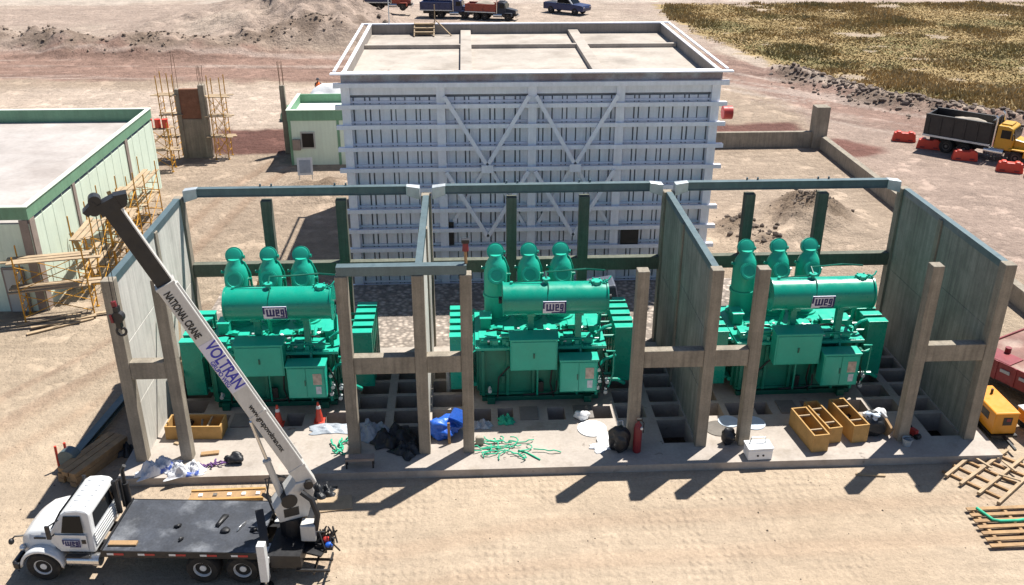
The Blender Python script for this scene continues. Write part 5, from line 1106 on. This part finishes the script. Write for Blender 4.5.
b = MB(); b.blob((0,0,.48),(.36,.28,.55),4,.16,21,flat=-.48); b.build('bag_body', M['tarpk'], t, 'all'); b = MB(); b.blob((.02,-.2,.36),(.24,.14,.26),3,.08,3); b.build('front_pocket', M['black'], t, 'all'); b = MB(); b.tube([(-.1,0,1.05),(-.1,.05,1.2),(.08,.05,1.2),(.1,0,1.05)],.025,6); b.build('handle', M['tarpg'], t, True)
def disc(x, y, r, m, lab, h=.03, e=1.0, z=.006):
    b = MB(); b.lathe((0,0,0),(0,0,1),[(0,.01),(0,r),(h,r),(h,r*.92),(h*.7,r*.9),(h*.7,.01)],32); o = b.build('round_lid', M[m], None, True, loc=(x,y,z)); o.scale = (1,e,1); tag(o, lab, 'lid'); return o
disc(22.35,1.45,.46,'disc','pale blue round lid on the pad right of the post'); disc(21.45,1.6,.40,'disc','pale blue round lid partly behind the grey post')
disc(20.95,1.15,.52,'greyd','dark grey round mat on the pad beside the third wall',.02)
disc(16.2,1.35,.55,'tarpw','white round sheet on the pad, upper of two overlapping'); o = disc(16.75,.55,.48,'tarpw','white round sheet on the pad, lower of two by the backpack',.03,1,.04)
b = drape(1.0,.6,.18,31); o = b.build('white_cloth', M['tarpw'], None, 'all', loc=(16.5,.2,.012), rot=(0,0,.4)); tag(o,'crumpled white cloth below the two round sheets','cloth')
t = thing('cooler_box', 'white cooler box with carrying handle at the pad edge', 'cooler', (21.9,-.65,.004), .05)
b = MB(); b.box(-.45,.45,-.28,.28,0,.42); b.build('body', M['tarpw'], t, bevel=.05); b = MB(); b.box(-.47,.47,-.3,.3,.424,.5); b.build('lid', M['tarpw'], t, bevel=.03)
b = MB(); b.tube([(-.3,.1,.48),(-.25,.1,.72),(.25,.1,.72),(.3,.1,.48)],.025,8); b.build('handle', M['galv'], t, True); b = MB(); b.cyl((-.1,-.28,.2),(-.1,-.3,.2),.04,n=8); b.cyl((.1,-.28,.2),(.1,-.3,.2),.04,n=8); b.build('latch', M['black'], t)
b = MB(); b.blob((0,0,.3),(.26,.24,.34),3,.2,9,flat=-.3); o = b.build('black_bag', M['tarpk'], None, 'all', loc=(21.05,.2,.005)); tag(o,'round black bag at the foot of the post by the cooler','bag')
t = thing('waste_bag', 'black bag with crumpled white sheet beside an orange crate', 'bag', (26.55,.55,.004))
b = MB(); b.blob((0,0,.42),(.42,.36,.5),4,.15,7,flat=-.42); b.build('bag_body', M['tarpk'], t, 'all'); b = MB(); b.blob((.1,.28,.45),(.42,.22,.42),4,.35,12,flat=-.44); b.build('white_sheet', M['tarpw'], t, 'all'); b = MB(); b.blob((-.05,.02,.80),(.26,.2,.14),3,.35,14); b.build('blue_film', M['disc'], t, 'all')
b = MB(); b.rbox((0,0,.28),(.10,.5,.5),.3,.5); o = b.build('orange_board', M['wood'], None, loc=(27.05,.5,.02)); tag(o,'orange board leaning between the black bag and the right post','board')
t = thing('grinder_tool', 'small red and black hand tool on the pad right of the last post', 'tool', (28.05,.35,.0), .4)
b = MB(); b.box(-.08,.08,-.15,.15,.05,.3); b.build('tool_body', M['red'], t, bevel=.02); b = MB(); b.cyl((-.1,-.2,.08),(.1,-.2,.08),.1,n=14); b.cyl((0,.12,.3),(0,.3,.45),.03,n=8); b.box(-.06,.06,-.1,.1,0,.05); b.build('tool_head', M['black'], t)
t = thing('metal_bucket', 'small steel bucket at the foot of the last left post', 'bucket', (27.55,-.22,.004))
b = MB(); b.lathe((0,0,0),(0,0,1),[(0,.01),(0,.14),(.28,.19),(.28,.17),(.04,.12),(.04,.01)],18); b.build('pail', M['galv'], t, True); b = MB(); b.tube([(-.18,0,.27),(-.1,-.05,.36),(.1,-.05,.36),(.18,0,.27)],.012,5); b.build('bail', M['black'], t)
b = MB(); b.blob((0,0,.16),(.28,.2,.2),3,.2,3,flat=-.15); o = b.build('white_sack', M['tarpw'], None, 'all', loc=(15.9,2.05,.01)); tag(o,'small white sack on the rim of the pad opening','sack')
o = drape(.6,.5,.35,44).build('green_cloth', M['strap'], None, 'all', loc=(13.0,2.0,.01)); tag(o,'bundled green cloth hanging at a pad opening','cloth')
o = drape(.7,.5,.3,45).build('plastic_sheet', M['tarpg'], None, 'all', loc=(12.1,1.75,.01)); tag(o,'small pale plastic heap behind the green strap tangle','plastic sheet')
o = drape(1.5,.7,.14,46).build('plastic_sheet', M['tarpg'], None, 'all', loc=(6.4,1.8,.01)); tag(o,'flat pale plastic sheet right of the two cones','plastic sheet')
b = MB(); b.box(-.16,.16,-.12,.12,0,.34); o = b.build('plastic_drum', M['load'], None, bevel=.08, loc=(11.98,.55,.005)); tag(o,'small cream plastic drum at the right post of the middle frame','drum')
t = thing('standing_pipe', 'pale steel pipe stub with flange standing right of the thin wall', 'pipe', (10.8,4.6,-2.28))
b = MB(); b.cyl((0,0,0),(0,0,3.4),.11,n=14); b.build('pipe_body', M['galv'], t, True); b = MB(); b.cyl((0,0,3.1),(0,0,3.18),.2,n=16); b.cyl((0,0,3.4),(0,0,3.48),.2,n=16); b.build('flange', M['galv'], t, True)
t = thing('covered_cabinet', 'dark blue grey tarpaulin covered box behind the middle transformer', 'box', (17.6,9.9,-.02))
b = MB(); b.quadbox([(-.9,-.8,0),(1.0,-.8,0),(1.0,.8,0),(-.9,.8,0),(-.7,-.6,2.1),(.6,-.6,2.3),(.6,.6,2.3),(-.7,.6,2.1)]); b.build('tarp_cover', M['tarpd'], t, bevel=.1) if 'tarpd' in M else b.build('tarp_cover', mat('dark_blue_tarpaulin',(.06,.075,.11),.6,.2,2,.5,5), t, bevel=.1)

b = MB(); b.tube([(-.93,-.75,.9),(0,-.86,.95),(.95,-.75,.9),(.98,.7,.9)],.03,6); b.build('tie_rope', M['strap'], t, True)
# in front of the pad
t = thing('formwork_panel', 'yellow timber formwork panel lying between truck and pad', 'formwork', (3.35,-1.75,G+.01), math.radians(1))
b = MB(); b.box(-1.25,1.25,-.30,-.21,0,.12); b.box(-1.25,1.25,.21,.30,0,.12); b.build('edge_rail', M['crate'], t, bevel=.01)
b = MB(); b.box(-1.24,1.24,-.21,.21,.01,.07); b.build('panel_board', M['wood'], t)
for k in range(5): x = -.95+k*.48; b = MB(); b.box(x,x+.13,-.07,.07,.073,.11); b.build('cleat', M['tarpw'] if k != 1 else M['greyd'], t)
o = drape(.85,.7,.45,50).build('black_bag', M['tarpk'], None, 'all', loc=(6.55,-1.75,G+.01)); tag(o,'black rubbish bag on the dirt behind the crane turret','bag')
o = MB().rbox((0,0,.02),(1.15,.75,.03)).build('plywood_sheet', M['woodp'], None, loc=(7.05,-2.35,G+.01), rot=(0,0,.15)); tag(o,'pale plywood sheet on the dirt behind the crane turret','plywood')
t = thing('timber_grid', 'rough timber lattice frame lying at the pad corner', 'timber frame', (30.0,-1.45,G+.02), math.radians(38))
for k in range(4): b = MB(); b.rbox((.0+R.uniform(-.15,.15),-1.15+k*.62,.10),(3.3,.11,.10),R.uniform(-.05,.05)); b.build('long_rail', M['woodp'], t)
for k in range(5): b = MB(); b.rbox((-1.35+k*.62,-.2+R.uniform(-.2,.2),.035),(.09,2.1,.07),R.uniform(-.08,.08)); b.build('cross_rail', M['wood'], t)
for k in range(4): b = MB(); b.rbox((R.uniform(-.6,1.0),R.uniform(-.9,.4),.17),(.7,.08,.04),R.uniform(.8,2.2)); b.build('batten', M['woodp'], t)
t = thing('pallet', 'flat slatted timber pallet with a bent green pipe on it', 'pallet', (29.45,-4.65,G+.01), math.radians(1))
for k in range(7): b = MB(); b.box(-1.55+.03*k,1.7,-.95+k*.30,-.80+k*.30,.10,.14); b.build('slat', M['wood'], t)
for x in (-1.15,-.1,.95): b = MB(); b.box(x-.05,x+.05,-.9,.95,0,.098); b.build('bearer', M['wood'], t)
b = MB(); b.tube([(-.55,.75,.22),(-.4,.42,.2),(-.30,.16,.2),(-.1,.08,.2),(.5,.08,.2),(.72,.12,.2)],.05,10); o = b.build('green_pipe', M['strap'], None, True, loc=(28.9,-4.55,G)); tag(o,'bent green pipe resting on the timber pallet','pipe')
o = MB().rbox((0,0,.03),(1.0,.12,.05)).build('board', M['woodp'], None, loc=(25.7,-1.6,G+.01), rot=(0,0,-.12)); tag(o,'thin pale board on dirt below the orange crates','board')
# left of the first firewall
t = thing('steel_column', 'long blue grey steel column with round end plate lying left of wall', 'steel column', (-2.75,.2,G))
b = MB(); b.bar((.25,.2,.22),(.95,6.2,.22),.30,.04); b.bar((.25,.2,.40),(.95,6.2,.40),.30,.04); b.bar((.25,.2,.31),(.95,6.2,.31),.06,.16); b.build('section', M['steel'], t)
b = MB(); b.cyl((.14,-.15,.40),(.22,.2,.40),.38,n=28); b.build('end_plate', M['steel'], t, True); 
for p in (.25,.75): b = MB(); b.rbox((.25+.7*p,.2+6*p,.1),(.7,.15,.2)); b.build('timber_bearer', M['wood'], t)
t = thing('plank_stack', 'stack of brown planks beside the truck cab', 'planks', (-1.80,.35,G), math.radians(66))
for k in range(9): b = MB(); b.rbox((R.uniform(-.06,.06),-.32+.30*(k%3),.10+.18*(k//3)),(2.5+R.uniform(-.1,.1),.27,.17),R.uniform(-.02,.02)); b.build('plank', M['wood'], t)
o = drape(.8,.6,.45,60).build('tarpaulin', M['bluedk'] if 'bluedk' in M else M['tarpk'], None, 'all', loc=(-.85,1.0,G+.01)); tag(o,'dark tarpaulin heap at the far end of the plank stack','tarpaulin')
for k,(x,y) in enumerate(((-2.98,.15),(-2.74,.35))):
    b = MB(); b.cyl((0,0,0),(.03,0,1.0),.045,n=10); o = b.build('red_stake', M['orred'], None, True, loc=(x,y,gz(x,y)-.02)); tag(o,['left red stake standing by the round end plate','right red stake standing by the round end plate'][k],'stake','red stakes')

# ------------------------------------------------------------------ spoil, rubble and the dry field (uncountable)
def rubble(name, label, pts, n, r0, r1, spread, seed, m):
    R = random.Random(seed); b = MB()
    for k in range(n):
        i = R.randrange(len(pts)-1); u = R.random(); x = pts[i][0]*(1-u)+pts[i+1][0]*u+R.gauss(0,spread); y = pts[i][1]*(1-u)+pts[i+1][1]*u+R.gauss(0,spread); r = r0+(r1-r0)*R.random()**3
        b.blob((x,y,gz(x,y)+r*.25),(r*R.uniform(.7,1.2),r*R.uniform(.7,1.2),r*R.uniform(.5,.9)),1,.3,R.randrange(9999))
    o = b.build(name, m); tag(o, label, 'rubble', None, 'stuff')
rubble('rubble','broken dark rubble along the bank between road and dry field',[(44.5,65),(49,54),(57,46.5),(68,41)],1500,.04,.30,1.4,1,M['rock2'])
rubble('rubble','clods of dark soil heaped behind the right bay',[(31.3,23.2),(33.2,24.8)],260,.03,.16,.7,2,M['rock'])
rubble('rubble','lumps of spoil along the ridge at the back left',[(-66,91),(-45,86),(-30,80),(-14,80),(-3,83)],700,.05,.24,1.6,3,M['spoil'])
rubble('rubble','lumps of dark spoil on the heap at the top left of the white building',[(-3,92),(-7,98),(-10,104)],420,.10,.5,2.0,4,M['rock'])
rubble('rubble','small stones strewn over the near dirt',[(-8,-2),(8,-4),(20,-4),(32,-4)],170,.012,.04,2.0,6,M['rock'])
rubble('rubble','clods beside the white building base on the right',[(27,22.8),(28.5,19.5)],110,.04,.25,.7,7,M['rock'])
def field():
    xs = rng.uniform(39,112,150000); ys = rng.uniform(30,118,150000)
    m = (field_mask(xs,ys) > .3+(fbm(xs/1.5,ys/1.5,55)-.5)*5) & (fbm(xs/5,ys/2.6,34) < .675); xs, ys = xs[m][:52000], ys[m][:52000]
    q = fbm(xs/7,ys/7,40); tall = .10+np.maximum(0,q-.40)*1.5
    xs = np.repeat(xs,3)+rng.normal(0,.35,len(xs)*3); ys = np.repeat(ys,3)+rng.normal(0,.35,len(ys)*3); n = len(xs)
    zs = ground(xs,ys); h = np.repeat(tall,3)*rng.uniform(.5,1.2,n); w = rng.uniform(.05,.15,n); a = rng.uniform(0,6.28,n); dx,dy = np.cos(a)*w,np.sin(a)*w; lx,ly = rng.uniform(-.2,.2,n),rng.uniform(-.2,.2,n)
    V = np.stack([np.stack([xs-dx,ys-dy,zs-.03],-1),np.stack([xs+dx,ys+dy,zs-.03],-1),np.stack([xs+dx*.6+lx,ys+dy*.6+ly,zs+h*.8],-1),np.stack([xs+lx*1.3-dx*.3,ys+ly*1.3-dy*.3,zs+h],-1)],1).reshape(-1,3)
    me = bpy.data.meshes.new('dry_grass'); me.vertices.add(len(V)); me.vertices.foreach_set('co', V.ravel())
    me.loops.add(4*n); me.loops.foreach_set('vertex_index', np.arange(4*n)); me.polygons.add(n); me.polygons.foreach_set('loop_start', np.arange(0,4*n,4)); me.polygons.foreach_set('loop_total', np.full(n,4))
    me.update(); me.materials.append(M['grass'])
    o = bpy.data.objects.new('dry_grass', me); COL.objects.link(o); tag(o,'dry yellow and olive grass covering the field beyond the rubble bank','grass',None,'stuff')
field()
def weeds(x, y, n, seed):
    R = random.Random(seed); b = MB()
    for k in range(n):
        a = R.uniform(0,6.28); r = R.uniform(0,.7); px,py = x+r*math.cos(a),y+r*math.sin(a); h = R.uniform(.2,.7); z = gz(px,py); w = .07; i = len(b.v)
        b.v += [(px-w,py,z),(px+w,py,z),(px+R.uniform(-.2,.2),py+R.uniform(-.2,.2),z+h)]; b.f.append((i,i+1,i+2))
    return b
b = MB()
for k,(x,y) in enumerate(((2.2,13.5),(3.1,12.8),(1.6,15.5),(2.8,16.5),(4.0,14.5),(39.3,10.4),(38.9,8.0))):
    w = weeds(x,y,60,k); o_ = len(b.v); b.v += w.v; b.f += [tuple(i+o_ for i in f) for f in w.f]
o = b.build('weeds', M['grass']); tag(o,'sparse dry weeds on the dirt behind the left bay','weeds',None,'stuff')

# ------------------------------------------------------------------ camera, light, sky
cam = bpy.data.cameras.new('camera'); co = bpy.data.objects.new('camera', cam); COL.objects.link(co)
yaw, pit, roll = 0.04989211763106262, 0.43536605711012905, 0.0021791768997113563
fwd = Vector((math.sin(yaw)*math.cos(pit), math.cos(yaw)*math.cos(pit), -math.sin(pit))); right = Vector((math.cos(yaw),-math.sin(yaw),0)); up = right.cross(fwd)
r2 = math.cos(roll)*right+math.sin(roll)*up; u2 = -math.sin(roll)*right+math.cos(roll)*up
Mc = Matrix((r2,u2,-fwd)).transposed().to_4x4(); Mc.translation = Vector((11.720779353204655,-27.883357219217697,19.326283016410752)); co.matrix_world = Mc
cam.sensor_fit = 'HORIZONTAL'; cam.sensor_width = 36; cam.lens = 36*927.782/1024; cam.clip_end = 5000; cam.clip_start = .5
scene.camera = co
S = Vector((2.82,2.65,7.3)).normalized()
sl = bpy.data.lights.new('sun','SUN'); sl.energy = 5.0; sl.angle = math.radians(.55); sl.color = (1,.955,.88)
so = bpy.data.objects.new('sun', sl); COL.objects.link(so); so.location = (30,30,60); so.rotation_euler = S.to_track_quat('Z','Y').to_euler()
w = bpy.data.worlds.new('World'); scene.world = w; w.use_nodes = True; nt = w.node_tree
sk = nt.nodes.new('ShaderNodeTexSky'); sk.sky_type = 'NISHITA'; sk.sun_disc = False; sk.sun_elevation = math.asin(S.z); sk.sun_rotation = math.atan2(S.x,S.y); sk.altitude = 1800; sk.dust_density = 1.5
bg = nt.nodes['Background']; nt.links.new(sk.outputs[0], bg.inputs[0]); bg.inputs[1].default_value = .068
vs = scene.view_settings; vs.view_transform = 'Standard'; vs.look = 'None'; vs.gamma = 1; vs.use_curve_mapping = False; vs.exposure = 0.82
scene.cycles.max_bounces = 6; scene.cycles.diffuse_bounces = 2; scene.cycles.use_denoising = True
